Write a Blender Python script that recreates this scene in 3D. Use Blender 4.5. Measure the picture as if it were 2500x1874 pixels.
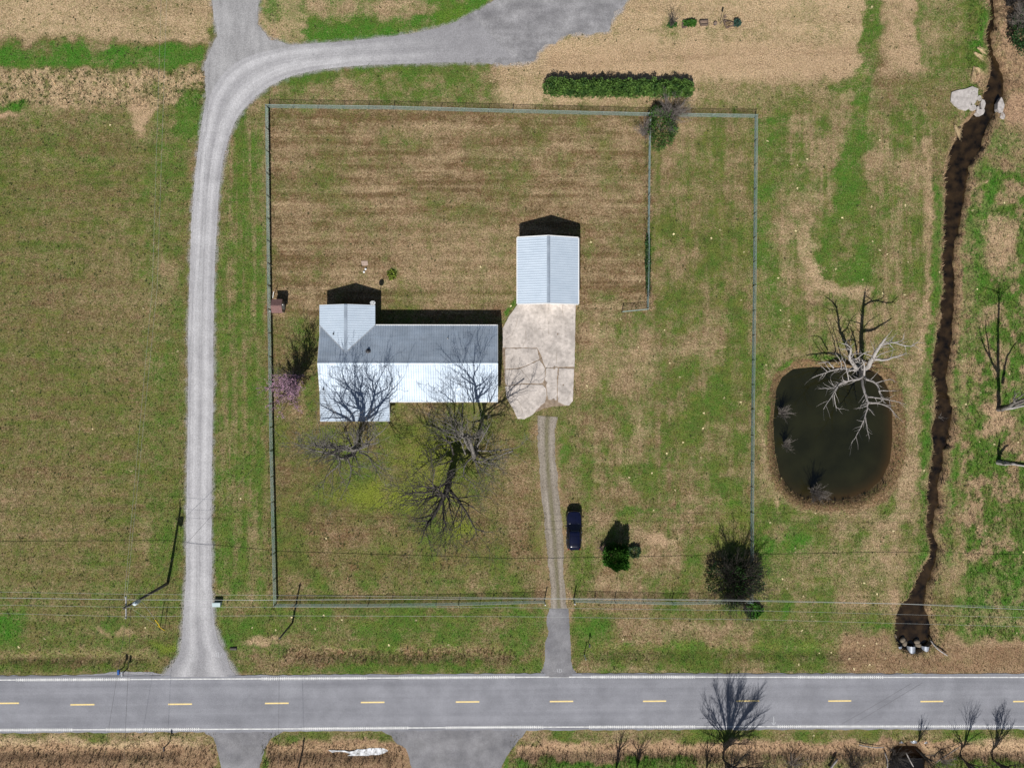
import bpy, bmesh, math, random
import numpy as np
from mathutils import Vector, Matrix
from mathutils.geometry import tessellate_polygon

for o in list(bpy.data.objects): bpy.data.objects.remove(o)
scn = bpy.context.scene
COL = scn.collection
R = math.radians

# ------------------------------------------------------------------ camera
H = 95.0
TILT = 0.021
W_PX, H_PX = 2500.0, 1874.0
FOV = R(70.0)
F_PX = (W_PX / 2) / math.tan(FOV / 2)
cam_d = bpy.data.cameras.new('camera'); cam = bpy.data.objects.new('camera', cam_d)
COL.objects.link(cam); scn.camera = cam
cam.location = (0, 0, H); cam.rotation_euler = (0, -TILT, 0)
cam_d.sensor_fit = 'HORIZONTAL'; cam_d.sensor_width = 36.0
cam_d.lens = 18.0 / math.tan(FOV / 2); cam_d.clip_start = 0.5; cam_d.clip_end = 4000

# ------------------------------------------------------------------ sky, sun, exposure
SUN_EL, SUN_AZ = R(47.0), R(191.0)          # azimuth clockwise from north (+Y)
SUN = Vector((math.sin(SUN_AZ) * math.cos(SUN_EL), math.cos(SUN_AZ) * math.cos(SUN_EL), math.sin(SUN_EL)))
world = bpy.data.worlds.new('World'); scn.world = world; world.use_nodes = True
wn = world.node_tree; wn.nodes.clear()
sky = wn.nodes.new('ShaderNodeTexSky'); sky.sky_type = 'NISHITA'; sky.sun_disc = False
sky.sun_elevation = SUN_EL; sky.sun_rotation = SUN_AZ
bg = wn.nodes.new('ShaderNodeBackground'); bg.inputs['Strength'].default_value = 0.05
wo = wn.nodes.new('ShaderNodeOutputWorld')
wn.links.new(sky.outputs[0], bg.inputs['Color']); wn.links.new(bg.outputs[0], wo.inputs['Surface'])
sl = bpy.data.lights.new('sun', 'SUN'); sl.energy = 5.0; sl.angle = R(0.5); sl.color = (1.0, 0.965, 0.91)
sun = bpy.data.objects.new('sun', sl); COL.objects.link(sun)
sun.rotation_euler = SUN.to_track_quat('Z', 'Y').to_euler(); sun.location = (0, -60, 80)
scn.view_settings.view_transform = 'Standard'; scn.view_settings.look = 'None'
scn.view_settings.exposure = 0.15; scn.view_settings.gamma = 1.0
scn.render.engine = 'CYCLES'

# ------------------------------------------------------------------ pixel -> place
_ct, _st = math.cos(TILT), math.sin(TILT)
def ray(px, py):
    a = (px - W_PX / 2) / F_PX; b = -(py - H_PX / 2) / F_PX
    return np.array([a * _ct + 1 * _st, b + 0 * a, a * _st - _ct])
def P(px, py, z=0.0):
    """point at height z that lies in the direction of a photo pixel"""
    d = ray(px, py); t = (z - H) / d[2]
    return Vector((d[0] * t, d[1] * t, z))
def S(px, py, h, zr=0.0):
    """point at height h whose shadow on the level zr lies at a photo pixel"""
    p = P(px, py, zr); k = (h - zr) / SUN.z
    return Vector((p.x + SUN.x * k, p.y + SUN.y * k, h))
def PX(x, y, z=0.0):
    """inverse of P for numpy arrays"""
    dz = z - H
    a = x * _ct + dz * _st; c = -(-x * _st + dz * _ct)
    return W_PX / 2 + F_PX * a / c, H_PX / 2 - F_PX * y / c

# ------------------------------------------------------------------ noise
_rng = np.random.RandomState(7)
_LAT = _rng.rand(16, 256, 256)
def vn(x, y, k=0):
    L = _LAT[k % 16]
    xi = np.floor(x).astype(int); yi = np.floor(y).astype(int)
    fx = x - xi; fy = y - yi
    fx = fx * fx * (3 - 2 * fx); fy = fy * fy * (3 - 2 * fy)
    xi &= 255; yi &= 255; x1 = (xi + 1) & 255; y1 = (yi + 1) & 255
    return (L[xi, yi] * (1 - fx) + L[x1, yi] * fx) * (1 - fy) + (L[xi, y1] * (1 - fx) + L[x1, y1] * fx) * fy
def fbm(x, y, k=0, o=4, g=0.5):
    s = 0; a = 1; t = 0
    for i in range(o):
        s = s + a * vn(x * 2 ** i + 17.3 * i, y * 2 ** i + 5.1 * i, k + i); t += a; a *= g
    return s / t
def sst(e0, e1, x):
    t = np.clip((x - e0) / (e1 - e0 + 1e-9), 0, 1); return t * t * (3 - 2 * t)

# ------------------------------------------------------------------ materials
MATS = {}
def mat(name, c1, c2=None, scale=3.0, rough=0.85, metal=0.0, bump=0.0, bscale=None, spec=0.3, stretch=None, detail=5, coat=0.0):
    if name in MATS: return MATS[name]
    m = bpy.data.materials.new(name); m.use_nodes = True
    nt = m.node_tree; b = nt.nodes['Principled BSDF']
    b.inputs['Roughness'].default_value = rough; b.inputs['Metallic'].default_value = metal
    b.inputs['Specular IOR Level'].default_value = spec; b.inputs['Coat Weight'].default_value = coat
    c2 = c2 or tuple(min(1, v * 0.72) for v in c1)
    geo = nt.nodes.new('ShaderNodeNewGeometry')
    src = geo.outputs['Position']
    if stretch:
        mp = nt.nodes.new('ShaderNodeMapping'); mp.inputs['Scale'].default_value = stretch
        nt.links.new(src, mp.inputs['Vector']); src = mp.outputs[0]
    n = nt.nodes.new('ShaderNodeTexNoise'); n.inputs['Scale'].default_value = scale; n.inputs['Detail'].default_value = detail
    nt.links.new(src, n.inputs['Vector'])
    r = nt.nodes.new('ShaderNodeValToRGB'); r.color_ramp.elements[0].position = 0.32; r.color_ramp.elements[1].position = 0.68
    r.color_ramp.elements[0].color = (*c2, 1); r.color_ramp.elements[1].color = (*c1, 1)
    nt.links.new(n.outputs['Fac'], r.inputs[0]); nt.links.new(r.outputs[0], b.inputs['Base Color'])
    if bump:
        n2 = nt.nodes.new('ShaderNodeTexNoise'); n2.inputs['Scale'].default_value = bscale or scale * 4; n2.inputs['Detail'].default_value = 4
        nt.links.new(geo.outputs['Position'], n2.inputs['Vector'])
        bp = nt.nodes.new('ShaderNodeBump'); bp.inputs['Strength'].default_value = 0.7; bp.inputs['Distance'].default_value = bump
        nt.links.new(n2.outputs['Fac'], bp.inputs['Height']); nt.links.new(bp.outputs[0], b.inputs['Normal'])
    MATS[name] = m; return m
def N(nt, t, **kw):
    n = nt.nodes.new(t)
    for k, v in kw.items():
        if hasattr(n, k): setattr(n, k, v)
        else: n.inputs[k].default_value = v
    return n
def MATH(nt, op, a, b=None, clamp=False):
    n = nt.nodes.new('ShaderNodeMath'); n.operation = op; n.use_clamp = clamp
    for i, v in enumerate((a, b)):
        if v is None: continue
        if isinstance(v, (int, float)): n.inputs[i].default_value = v
        else: nt.links.new(v, n.inputs[i])
    return n.outputs[0]
def MIX(nt, f, a, b, mode='MIX'):
    n = nt.nodes.new('ShaderNodeMix'); n.data_type = 'RGBA'; n.blend_type = mode
    for s, v in ((n.inputs[0], f), (n.inputs[6], a), (n.inputs[7], b)):
        if isinstance(v, (int, float)): s.default_value = v
        elif isinstance(v, tuple): s.default_value = (*v, 1)
        else: nt.links.new(v, s)
    return n.outputs[2]

# palette of the ground cover, shared by the ground sheet and the tufts that grow on it
C_BROWN = (0.112, 0.076, 0.036); C_STRAW = (0.470, 0.345, 0.212)
C_DULL = (0.090, 0.106, 0.026); C_VIVID = (0.046, 0.158, 0.014); C_RUST = (0.158, 0.092, 0.048); C_LIME = (0.140, 0.152, 0.034)
C_FRESH = (0.175, 0.205, 0.028); C_SOIL = (0.385, 0.240, 0.155); C_MUD = (0.060, 0.040, 0.024)

# ------------------------------------------------------------------ mesh helpers
def mesh_np(name, v, f, n=None):
    """v (N,3) array, f (M,k) array with k = 3 or 4"""
    v = np.asarray(v, dtype=np.float32); f = np.asarray(f, dtype=np.int32)
    me = bpy.data.meshes.new(name); k = f.shape[1]
    me.vertices.add(len(v)); me.vertices.foreach_set('co', v.ravel())
    me.loops.add(f.size); me.loops.foreach_set('vertex_index', f.ravel())
    me.polygons.add(len(f)); me.polygons.foreach_set('loop_start', np.arange(0, f.size, k, dtype=np.int32))
    me.polygons.foreach_set('loop_total', np.full(len(f), k, dtype=np.int32))
    me.update(calc_edges=True); return me
def link(name, me, m, parent=None, smooth=False, loc=None):
    o = bpy.data.objects.new(name, me); COL.objects.link(o)
    if m is not None and not me.materials: me.materials.append(m)
    if parent is not None: o.parent = parent
    if loc is not None: o.location = loc
    if smooth:
        me.polygons.foreach_set('use_smooth', np.ones(len(me.polygons), dtype=bool))
    return o
class MB:
    def __init__(s): s.v = []; s.f = []
    def add(s, vs, fs):
        b = len(s.v); s.v += [tuple(p) for p in vs]; s.f += [tuple(i + b for i in f) for f in fs]; return s
    def box(s, c, d, rz=0.0):
        x, y, z = d[0] / 2, d[1] / 2, d[2] / 2; co, si = math.cos(rz), math.sin(rz)
        vs = []
        for i, j, k in ((-1,-1,-1),(1,-1,-1),(1,1,-1),(-1,1,-1),(-1,-1,1),(1,-1,1),(1,1,1),(-1,1,1)):
            px, py = i * x, j * y
            vs.append((c[0] + px * co - py * si, c[1] + px * si + py * co, c[2] + k * z))
        return s.add(vs, ((0,3,2,1),(4,5,6,7),(0,1,5,4),(1,2,6,5),(2,3,7,6),(3,0,4,7)))
    def tube(s, pts, rad, n=6, cap=True):
        pts = [Vector(p) for p in pts]
        if not hasattr(rad, '__len__'): rad = [rad] * len(pts)
        b = len(s.v); up = None
        for i, p in enumerate(pts):
            t = (pts[min(i + 1, len(pts) - 1)] - pts[max(i - 1, 0)])
            t = t.normalized() if t.length > 1e-6 else Vector((0, 0, 1))
            if up is None:
                up = t.cross(Vector((0, 0, 1))) if abs(t.z) < 0.9 else t.cross(Vector((1, 0, 0)))
            a = (up - t * up.dot(t))
            a = a.normalized() if a.length > 1e-6 else t.orthogonal().normalized()
            up = a; c = t.cross(a); r = rad[i]
            for k in range(n):
                th = 2 * math.pi * k / n
                q = p + a * (math.cos(th) * r) + c * (math.sin(th) * r); s.v.append((q.x, q.y, q.z))
        for i in range(len(pts) - 1):
            for k in range(n):
                k2 = (k + 1) % n
                s.f.append((b + i * n + k, b + i * n + k2, b + (i + 1) * n + k2, b + (i + 1) * n + k))
        if cap:
            s.f.append(tuple(b + k for k in range(n - 1, -1, -1))); e = b + (len(pts) - 1) * n
            s.f.append(tuple(e + k for k in range(n)))
        return s
    def prism(s, poly, z0, z1):
        """vertical prism on an outline of (x, y)"""
        n = len(poly); vs = [(p[0], p[1], z0) for p in poly] + [(p[0], p[1], z1) for p in poly]
        tri = tessellate_polygon([[Vector((p[0], p[1], 0)) for p in poly]])
        fs = []
        for a, b_, c in tri:
            A, B, C = (Vector((poly[i][0], poly[i][1])) for i in (a, b_, c))
            if (B - A).cross(C - A) < 0: a, b_, c = a, c, b_
            fs.append((a + n, b_ + n, c + n)); fs.append((a, c, b_))
        area = sum(poly[i][0] * poly[(i + 1) % n][1] - poly[(i + 1) % n][0] * poly[i][1] for i in range(n))
        for i in range(n):
            j = (i + 1) % n
            fs.append((i, j, j + n, i + n) if area > 0 else (j, i, i + n, j + n))
        return s.add(vs, fs)
    def build(s, name, m, parent=None, smooth=False, bevel=0.0):
        me = bpy.data.meshes.new(name)
        off = Vector((0, 0, 0))
        q = parent
        while q is not None: off = off + q.location; q = q.parent
        me.from_pydata([(x - off.x, y - off.y, z - off.z) for x, y, z in s.v], [], s.f); me.update()
        o = link(name, me, m, parent, smooth)
        if bevel:
            md = o.modifiers.new('b', 'BEVEL'); md.width = bevel; md.segments = 2; md.limit_method = 'ANGLE'
        return o
def tag(o, label, cat=None, group=None):
    o['label'] = label
    if cat: o['category'] = cat
    if group: o['group'] = group
    return o
def thing(name, label, cat, loc=(0, 0, 0), group=None):
    o = bpy.data.objects.new(name, None); COL.objects.link(o); o.location = loc
    o.empty_display_size = 0.3
    return tag(o, label, cat, group)
def struct(o): o['kind'] = 'structure'; return o
def stuff(o): o['kind'] = 'stuff'; return o
def wpts(px, z=0.0): return [P(x, y, z) for x, y in px]
def resample(pts, step, jit=0.0, seed=0, closed=True):
    rnd = random.Random(seed); out = []; n = len(pts)
    for i in range(n if closed else n - 1):
        a, b = Vector(pts[i][:2]), Vector(pts[(i + 1) % n][:2]); L = (b - a).length; k = max(1, int(L / step))
        nrm = Vector((-(b - a).y, (b - a).x)).normalized() if L > 0 else Vector((0, 0))
        for j in range(k):
            p = a + (b - a) * (j / k) + nrm * (rnd.uniform(-jit, jit))
            out.append((p.x, p.y))
    if not closed: out.append(tuple(pts[-1][:2]))
    return out

# ================================================================== TERRAIN
CREEK = [(2432,-140,24),(2428,-40,20),(2430,0,20),(2433,45,18),(2424,85,18),(2428,120,22),(2438,165,30),(2444,195,46),(2438,225,52),(2420,262,42),
         (2390,310,56),(2372,345,66),(2350,385,56),(2343,430,56),(2340,480,52),(2334,540,48),(2324,590,34),(2323,640,30),(2325,700,30),
         (2322,760,34),(2316,810,40),(2312,860,46),(2304,910,44),(2310,965,34),(2312,1000,46),(2303,1050,40),(2300,1100,34),(2291,1150,32),
         (2284,1190,26),(2288,1230,26),(2282,1270,22),(2279,1300,20),(2290,1335,22),(2288,1365,24),(2272,1390,26),(2258,1430,36),
         (2248,1470,42),(2238,1500,66),(2236,1522,90),(2236,1546,94)]
CREEK_S = [(2230,1858,84),(2222,1880,96),(2215,1910,100),(2200,1990,90)]
POND = [(1900,950),(1913,922),(1940,902),(1990,897),(2060,899),(2112,902),(2146,920),(2164,955),(2171,1010),(2172,1070),(2166,1120),(2148,1162),(2115,1192),(2070,1208),(2015,1213),(1965,1207),(1930,1186),(1907,1150),(1896,1100),(1892,1030)]
POND = [(x + 2 + 9 * (x > 2000), y + 5 * (y > 1100)) for x, y in POND]
def seg_dist(u, v, line):
    """signed distance beyond a channel's half width (negative inside), in px"""
    best = np.full(u.shape, 1e9)
    for (x0, y0, w0), (x1, y1, w1) in zip(line[:-1], line[1:]):
        dx, dy = x1 - x0, y1 - y0; L = dx * dx + dy * dy
        t = np.clip(((u - x0) * dx + (v - y0) * dy) / L, 0, 1)
        d = np.hypot(u - x0 - t * dx, v - y0 - t * dy) - 0.5 * (w0 + t * (w1 - w0))
        best = np.minimum(best, d)
    return best
def poly_dist(u, v, poly):
    d = np.full(u.shape, 1e9); ins = np.zeros(u.shape, bool); n = len(poly)
    for i in range(n):
        x0, y0 = poly[i]; x1, y1 = poly[(i + 1) % n]; dx, dy = x1 - x0, y1 - y0; L = dx * dx + dy * dy + 1e-9
        t = np.clip(((u - x0) * dx + (v - y0) * dy) / L, 0, 1)
        d = np.minimum(d, np.hypot(u - x0 - t * dx, v - y0 - t * dy))
        c = ((y0 > v) != (y1 > v)) & (u < (x1 - x0) * (v - y0) / (y1 - y0 + 1e-12) + x0); ins ^= c
    return np.where(ins, -d, d)
def ground_fields(x, y):
    """height and cover of the ground at world x, y"""
    u, v = PX(x, y)
    w1 = (fbm(x * 0.45, y * 0.45, 1) - 0.5); w2 = (fbm(x * 0.45 + 40, y * 0.45 + 9, 4) - 0.5)
    big = fbm(x * 0.09 + 3, y * 0.09, 6); mid = fbm(x * 0.35, y * 0.35 + 7, 8); fin = fbm(x * 1.3, y * 1.3, 10, 3)
    w3 = fbm(x * 1.6 + 11, y * 1.6 + 2, 9, 3) - .5; w4 = fbm(x * 1.6 + 51, y * 1.6 + 22, 11, 3) - .5
    uw, vw = u + w1 * 44 + w3 * 20, v + w2 * 40 + w4 * 20
    # ---- height
    dc = np.minimum(seg_dist(u + w1 * 14 + w3 * 9, v + w2 * 12, CREEK), seg_dist(u + w1 * 12, v + w2 * 12, CREEK_S))
    dp = poly_dist(u, v, POND)
    z = (fbm(x * 0.8, y * 0.8, 2, 3) - 0.5) * 0.03
    z = z - 1.35 * (1 - sst(-8, 6, dc)) - 0.18 * (1 - sst(0, 60, dc))
    z = z - 1.15 * (1 - sst(-14, 20, dp)) + 0.05 * np.exp(-((dp - 26) / 10.0) ** 2)
    ditch = np.exp(-((v - 1600) / 15.0) ** 2) * sst(690, 760, u) * (1 - sst(1230, 1300, u))
    ditch = np.maximum(ditch, np.exp(-((v - 1606) / 13.0) ** 2) * (1 - sst(330, 400, u)))
    ditch = np.maximum(ditch, np.exp(-((v - 1590) / 16.0) ** 2) * sst(1430, 1500, u) * (1 - sst(2060, 2160, u)))
    z = z - 0.28 * ditch
    sd = np.exp(-((v - 1838) / 17.0) ** 2) * (1 - (sst(505, 525, u) - sst(650, 672, u))) * (1 - (sst(925, 990, u) - sst(1235, 1290, u)))
    z = z - 0.55 * sd
    bankn = (sst(1480, 1560, v) * (1 - sst(1600, 1640, v))) * sst(2120, 2200, u) * (1 - sst(2280, 2380, u))
    z = z - 0.0 * bankn
    road = sst(1625, 1643, v) * (1 - sst(1786, 1804, v))
    drive = sst(430, 446, u) * (1 - sst(535, 560, u)) * sst(-10, 5, v)
    z = z * (1 - road) * (1 - 0.9 * drive * (dc > 60))
    house = sst(770, 776, u) * (1 - sst(1400, 1412, u)) * sst(560, 570, v) * (1 - sst(1032, 1040, v))
    z = z * (1 - 0.9 * house)
    # ---- cover
    def box(u0, v0, u1, v1, s=14): return sst(u0 - s, u0 + s, uw) * (1 - sst(u1 - s, u1 + s, uw)) * sst(v0 - s, v0 + s, vw) * (1 - sst(v1 - s, v1 + s, vw))
    def ell(cx, cy, rx, ry, s=0.6):
        d = np.hypot((uw - cx) / rx, (vw - cy) / ry); return 1 - sst(1 - s, 1 + s, d)
    def line(pts, w, s=6):
        d = np.full(u.shape, 1e9)
        for (x0, y0), (x1, y1) in zip(pts[:-1], pts[1:]):
            dx, dy = x1 - x0, y1 - y0; t = np.clip(((uw - x0) * dx + (vw - y0) * dy) / (dx * dx + dy * dy), 0, 1)
            d = np.minimum(d, np.hypot(uw - x0 - t * dx, vw - y0 - t * dy))
        return 1 - sst(w - s, w + s, d)
    G = np.full(u.shape, 0.45) + (big - 0.5) * 0.35; T = np.full(u.shape, 0.42) + (mid - 0.5) * 0.35
    B = np.zeros(u.shape); V = np.full(u.shape, 0.25); M = np.zeros(u.shape)
    def put(m, g=None, t=None, b=None, vv=None, mud=None, k=1.0):
        nonlocal G, T, B, V, M
        m = m * k
        if g is not None: G = G * (1 - m) + m * g
        if t is not None: T = T * (1 - m) + m * t
        if b is not None: B = B * (1 - m) + m * b
        if vv is not None: V = V * (1 - m) + m * vv
        if mud is not None: M = M * (1 - m) + m * mud
    mow_h = vn(x * 0.12, y * 1.6, 3) - 0.5 + 1.1 * (vn(x * .22, y * 3.4, 7) - .5); mow_v = vn(x * 1.6 + 9, y * 0.10, 5) - 0.5 + 1.1 * (vn(x * 3.4, y * .22, 2) - .5)
    # west field
    put(box(-900, 320, 450, 1640), g=0.64 + mow_h * 0.45 + (big - .5) * .6, t=0.40 + (mid - .5) * .3 + mow_h * .12, vv=0.14)
    put(box(-900, 300, 450, 420), g=0.62, vv=0.25, k=.6)
    put(box(360, 330, 452, 1640, 22), g=0.80, vv=0.42, k=.8)
    put(box(380, 620, 430, 720, 14), g=0.2, t=0.6, k=.7)
    put(box(-900, 1410, 420, 1600, 30), g=0.66, vv=0.38, k=.8)
    put(box(-900, 1585, 420, 1625, 10), g=0.25, t=0.40, k=.8)
    put(box(-900, 1622, 380, 1646, 6), g=0.85, vv=0.35, k=.8)
    put(ell(15, 1525, 40, 40), g=1.0, vv=0.9)
    put(ell(275, 1530, 45, 22), g=1, vv=.5); put(line([(232, 1535), (262, 1545)], 6), b=.8, t=1); put(line([(285, 1540), (322, 1546)], 5), b=.8, t=1)
    put(ell(410, 1585, 36, 24), g=.95, vv=.5)
    put(ell(60, 1290, 170, 150), g=.3, t=.5, k=.5); put(ell(290, 760, 110, 150), g=.25, t=.5, k=.6)
    put(ell(360, 1310, 20, 50), g=.2, t=.75, k=.5)
    # north-west corner
    put(box(-900, -900, 515, 98, 10), g=0.16 + (mid - .5) * .5, t=0.80, vv=.1)
    put(ell(60, 30, 130, 55), g=.05, t=1, k=.6)
    put(box(-900, 108, 500, 166, 12), g=1.05 + (mid - .5) * .6, vv=.9); put(ell(250, 112, 40, 12), g=.3, t=.6, k=.8)
    put(ell(290, 150, 120, 12), g=.6, t=.6, k=.6)
    put(box(-900, 172, 500, 262, 16), g=0.22 + (fin - .5) * 1.3, t=0.92, vv=.1)
    put(ell(25, 262, 45, 14), g=1.1, vv=.9); put(ell(10, 282, 40, 6), b=.7, t=1, g=0)
    put(box(-900, 278, 450, 330, 16), g=.62, vv=.3, k=.7)
    put(box(430, 215, 500, 330, 16), g=1, vv=.6); put(ell(345, 285, 24, 50), g=.05, t=.95, b=.5)
    put(ell(385, 225, 20, 20), g=.8, vv=.3, k=.8)
    # island and verge of the gravel drive
    put(box(640, -900, 1230, 108, 12), g=0.72 + (mid - .5) * 1.8, t=.70, vv=.55)
    put(line([(735, 92), (860, 85), (990, 70), (1080, 50), (1160, 10), (1200, -40)], 20, 12), g=1.0, vv=.8)
    put(box(600, -900, 735, 108, 14), g=.35, t=.85, b=.25, k=.7); put(ell(665, 20, 24, 26), g=1, vv=.8)
    put(box(590, 165, 1200, 262, 12), g=.66 + (mid - .5) * .9, t=.55, vv=.4)
    put(line([(620, 235), (690, 198), (800, 172), (1000, 160), (1190, 156)], 12, 8), g=.95, vv=.45)
    put(box(532, 250, 648, 1480, 8), g=0.80 + mow_v * .6, t=.5, vv=.45)
    put(line([(536, 480), (528, 640), (524, 900), (520, 1380)], 9, 6), g=.95, vv=.35)
    # the straw corner north-east
    put(box(1205, -900, 2120, 255, 26), g=0.08 + (mid - .5) * .7, t=0.92 + (mid - .5) * .4, vv=.1)
    put(box(1250, 170, 1330, 262, 20), g=.12, t=.85); put(box(1690, 190, 2060, 270, 20), g=.5, t=.65, vv=.2, k=.8)
    put(ell(1880, 100, 220, 26), g=.4, t=.7, k=.5); put(ell(1640, 70, 40, 12), g=.5, k=.6)
    put(ell(1628, 140, 16, 10), b=1, t=1.2, g=0); put(ell(1634, 162, 15, 12), b=1, t=1.2, g=0)
    put(box(1330, 110, 2090, 190, 24), g=-.05 + (mid - .5) * .4, t=.95 + mow_h * .2, b=.35)
    put(line([(2128, -200), (2128, 60), (2122, 150), (2100, 220), (2095, 300), (2080, 400), (2075, 520)], 22, 8), g=.9 + (mid - .5) * .6, vv=.5)
    put(ell(2070, 210, 50, 24), g=.95, vv=.4)
    put(box(2155, -900, 2250, 175, 22), g=.10 + (mid - .5) * .6, t=.88, b=.3); put(line([(2246, -200), (2248, 60), (2262, 150)], 7), g=1, vv=.6)
    put(box(2262, -900, 2420, 170, 20), g=.62 + (mid - .5), t=.7, vv=.3)
    put(line([(2425, -100), (2415, 60), (2395, 110)], 18, 10), g=1.05, vv=.9)
    # fenced yard
    put(box(652, 272, 1590, 770, 5), g=0.10 + (mid - .5) * .8 + (big - .5) * .6 + mow_h * .15, t=0.36 + (fin - .5) * .5 + mow_h * .3, vv=.12)
    put(box(655, 272, 1580, 300, 8), g=.22, t=.12, k=.6)
    put(box(850, 300, 1250, 340, 12), g=.12, t=.7, k=.6); put(ell(1290, 310, 220, 60), g=.55, k=.5, vv=.2)
    put(ell(1130, 650, 170, 90), g=.08, t=.62, k=.8); put(ell(790, 420, 70, 40), g=.55, k=.7)
    put(ell(730, 420, 45, 120), g=.15, t=.5, k=.6); put(ell(1480, 480, 90, 100), g=.35, t=.6, k=.5)
    put(ell(780, 590, 90, 60), g=.15, t=.42, k=.5); put(ell(1010, 560, 250, 40), g=.2, t=.5, k=.5)
    put(ell(955, 668, 13, 14), g=1.1, vv=.5); put(line([(1250, 745), (1240, 775)], 6, 5), g=1.1, vv=.6)
    put(box(655, 640, 690, 1400, 12), g=.45, t=.15, k=.5)
    put(box(1592, 280, 1842, 765, 6), g=0.66 + (mid - .5) * .9 + mow_v * .4, t=.5 + (fin - .5) * .4, vv=.2)
    put(box(1405, 760, 1842, 1465, 10), g=0.60 + (mid - .5) * 1.2 + (big - .5) * .6 + mow_v * .35, t=.50 + (fin - .5) * .6, vv=.3)
    put(ell(1690, 420, 40, 50), g=.85, vv=.3, k=.8)
    put(ell(1480, 860, 40, 90), g=.2, t=.75, k=.7); put(ell(1570, 880, 40, 60), g=.15, t=.75, k=.7); put(ell(1700, 850, 60, 40), g=.2, t=.7, k=.6)
    put(ell(1560, 1030, 25, 60), g=.15, t=.8, k=.7); put(ell(1500, 1010, 40, 30), g=.25, t=.4, k=.6)
    put(box(1366, 1060, 1390, 1200, 10), g=.95, vv=.45); put(line([(1490, 1245), (1700, 1238), (1820, 1230)], 5), g=1, vv=.7, k=.7)
    put(line([(1560, 1275), (1700, 1272), (1810, 1262)], 6), g=.9, vv=.3, k=.7)
    put(ell(1610, 1320, 30, 14), b=.5, t=.9, g=0); put(ell(1740, 1320, 70, 70), g=.8, vv=.5, k=.6)
    # front yard
    put(box(675, 1040, 1330, 1470, 8), g=0.55 + (mid - .5) * .9 + mow_h * .35, t=.26 + (fin - .5) * .4, vv=.15)
    put(ell(1090, 1120, 190, 120), g=.85, vv=.15, k=.8); put(ell(860, 1160, 90, 50), g=.95, vv=.3, k=.7); put(ell(940, 1215, 150, 36), g=1.0, vv=.12, k=.9)
    put(ell(870, 1140, 50, 45), g=1, vv=.5); put(ell(1120, 1290, 40, 25), g=1.05, vv=.2)
    put(ell(1255, 1200, 60, 110), g=.12, t=.42, k=.7); put(ell(1230, 1085, 36, 50), g=.15, t=.35, k=.6)
    put(ell(820, 1070, 80, 20), g=.8, vv=.4, k=.6); put(box(690, 1390, 1320, 1455, 12), g=.6 + (mid - .5) * .8, t=.5, vv=.3, k=.8)
    put(ell(760, 960, 22, 60), g=1, vv=.5); put(ell(745, 850, 40, 60), g=.7, vv=.4, k=.7); put(ell(690, 970, 40, 40), g=.3, t=.6, k=.5)
    put(ell(1010, 1170, 260, 110), g=.9, vv=.2, t=.3, k=.5); put(ell(960, 1212, 130, 34), g=1.1, mud=-.9); put(ell(1060, 1120, 80, 70), g=1.05, mud=-.8, k=.9); put(ell(1122, 1288, 36, 26), g=1.1, mud=-1); put(ell(800, 1075, 70, 24), g=1, mud=-.5, k=.8); put(ell(1780, 1300, 60, 60), g=1, mud=-.5, k=.6); put(ell(415, 1580, 30, 18), g=1.1, mud=-.6); put(ell(1120, 40, 60, 30), g=1.1, mud=-.3)
    # roadside strip
    put(box(525, 1478, 1330, 1646, 6), g=.78 + (mid - .5) * .6 + mow_h * .3, t=.4, vv=.4); put(box(1395, 1478, 2120, 1646, 6), g=.72 + (mid - .5) * .8, t=.4, vv=.32)
    put(box(690, 1578, 1260, 1622, 10), g=.18 + (mid - .5) * .5, t=.32, k=.9); put(box(630, 1600, 720, 1640, 10), g=.3, t=.35, k=.7)
    put(box(1500, 1515, 1860, 1575, 14), g=.1 + (mid - .5) * .5, t=.52, k=.9); put(box(1420, 1545, 1500, 1600, 12), g=.3, t=.35, k=.6)
    put(ell(1450, 1545, 40, 40), g=1, vv=.6, k=.8); put(ell(1255, 1570, 40, 22), g=1, vv=.5, k=.8); put(ell(1300, 1520, 30, 50), g=.9, vv=.5, k=.7)
    put(ell(1450, 1622, 36, 18), g=.1, t=.45, k=.8); put(line([(540, 1560), (620, 1580), (690, 1592)], 12, 8), g=.95, vv=.55)
    put(ell(640, 1568, 40, 12), b=.4, t=.95, g=.2)
    put(box(1270, 1636, 2500, 1650, 5), g=.3, t=.75, k=.6); put(box(640, 1632, 1320, 1650, 5), g=.75, t=.7, vv=.3, k=.5)
    put(line([(1335, 1020), (1334, 1110), (1341, 1180), (1347, 1240), (1353, 1300), (1357, 1370), (1362, 1430), (1366, 1492)], 34, 12), g=.18 + (fin - .5) * .8, t=.42, b=.22, k=.85)
    # east field
    put(box(1850, 270, 2275, 905, 10), g=.52 + (mid - .5) * .9 + mow_v * .45, t=.62 + (fin - .5) * .4, vv=.28)
    put(box(1848, 280, 1900, 1460, 14), g=.88, vv=.5, k=.8)
    put(line([(2090, 320), (2075, 450), (2060, 560), (2100, 640)], 30, 14), g=1.1, vv=.6, k=.95); put(ell(2065, 600, 78, 90), g=1.0 + (fin - .5) * .4, vv=.42)
    put(ell(2110, 640, 24, 50), g=1.05, vv=.7); put(ell(2070, 410, 26, 26), g=1.05, vv=.7)
    put(line([(1968, 560), (1972, 620), (1998, 680), (2050, 712), (2110, 715)], 15, 8), g=0, t=.9, k=.95); put(ell(1960, 520, 40, 110), g=.3, t=.7, k=.5)
    put(line([(2268, 340), (2272, 520), (2262, 700), (2250, 860), (2235, 1000)], 12, 8), g=.1, t=.75, b=.3, k=.85)
    put(line([(2296, 440), (2296, 560), (2290, 700), (2283, 860), (2270, 980), (2262, 1080), (2245, 1210)], 15, 9), g=1.0 + (mid - .5), vv=.7)
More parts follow.
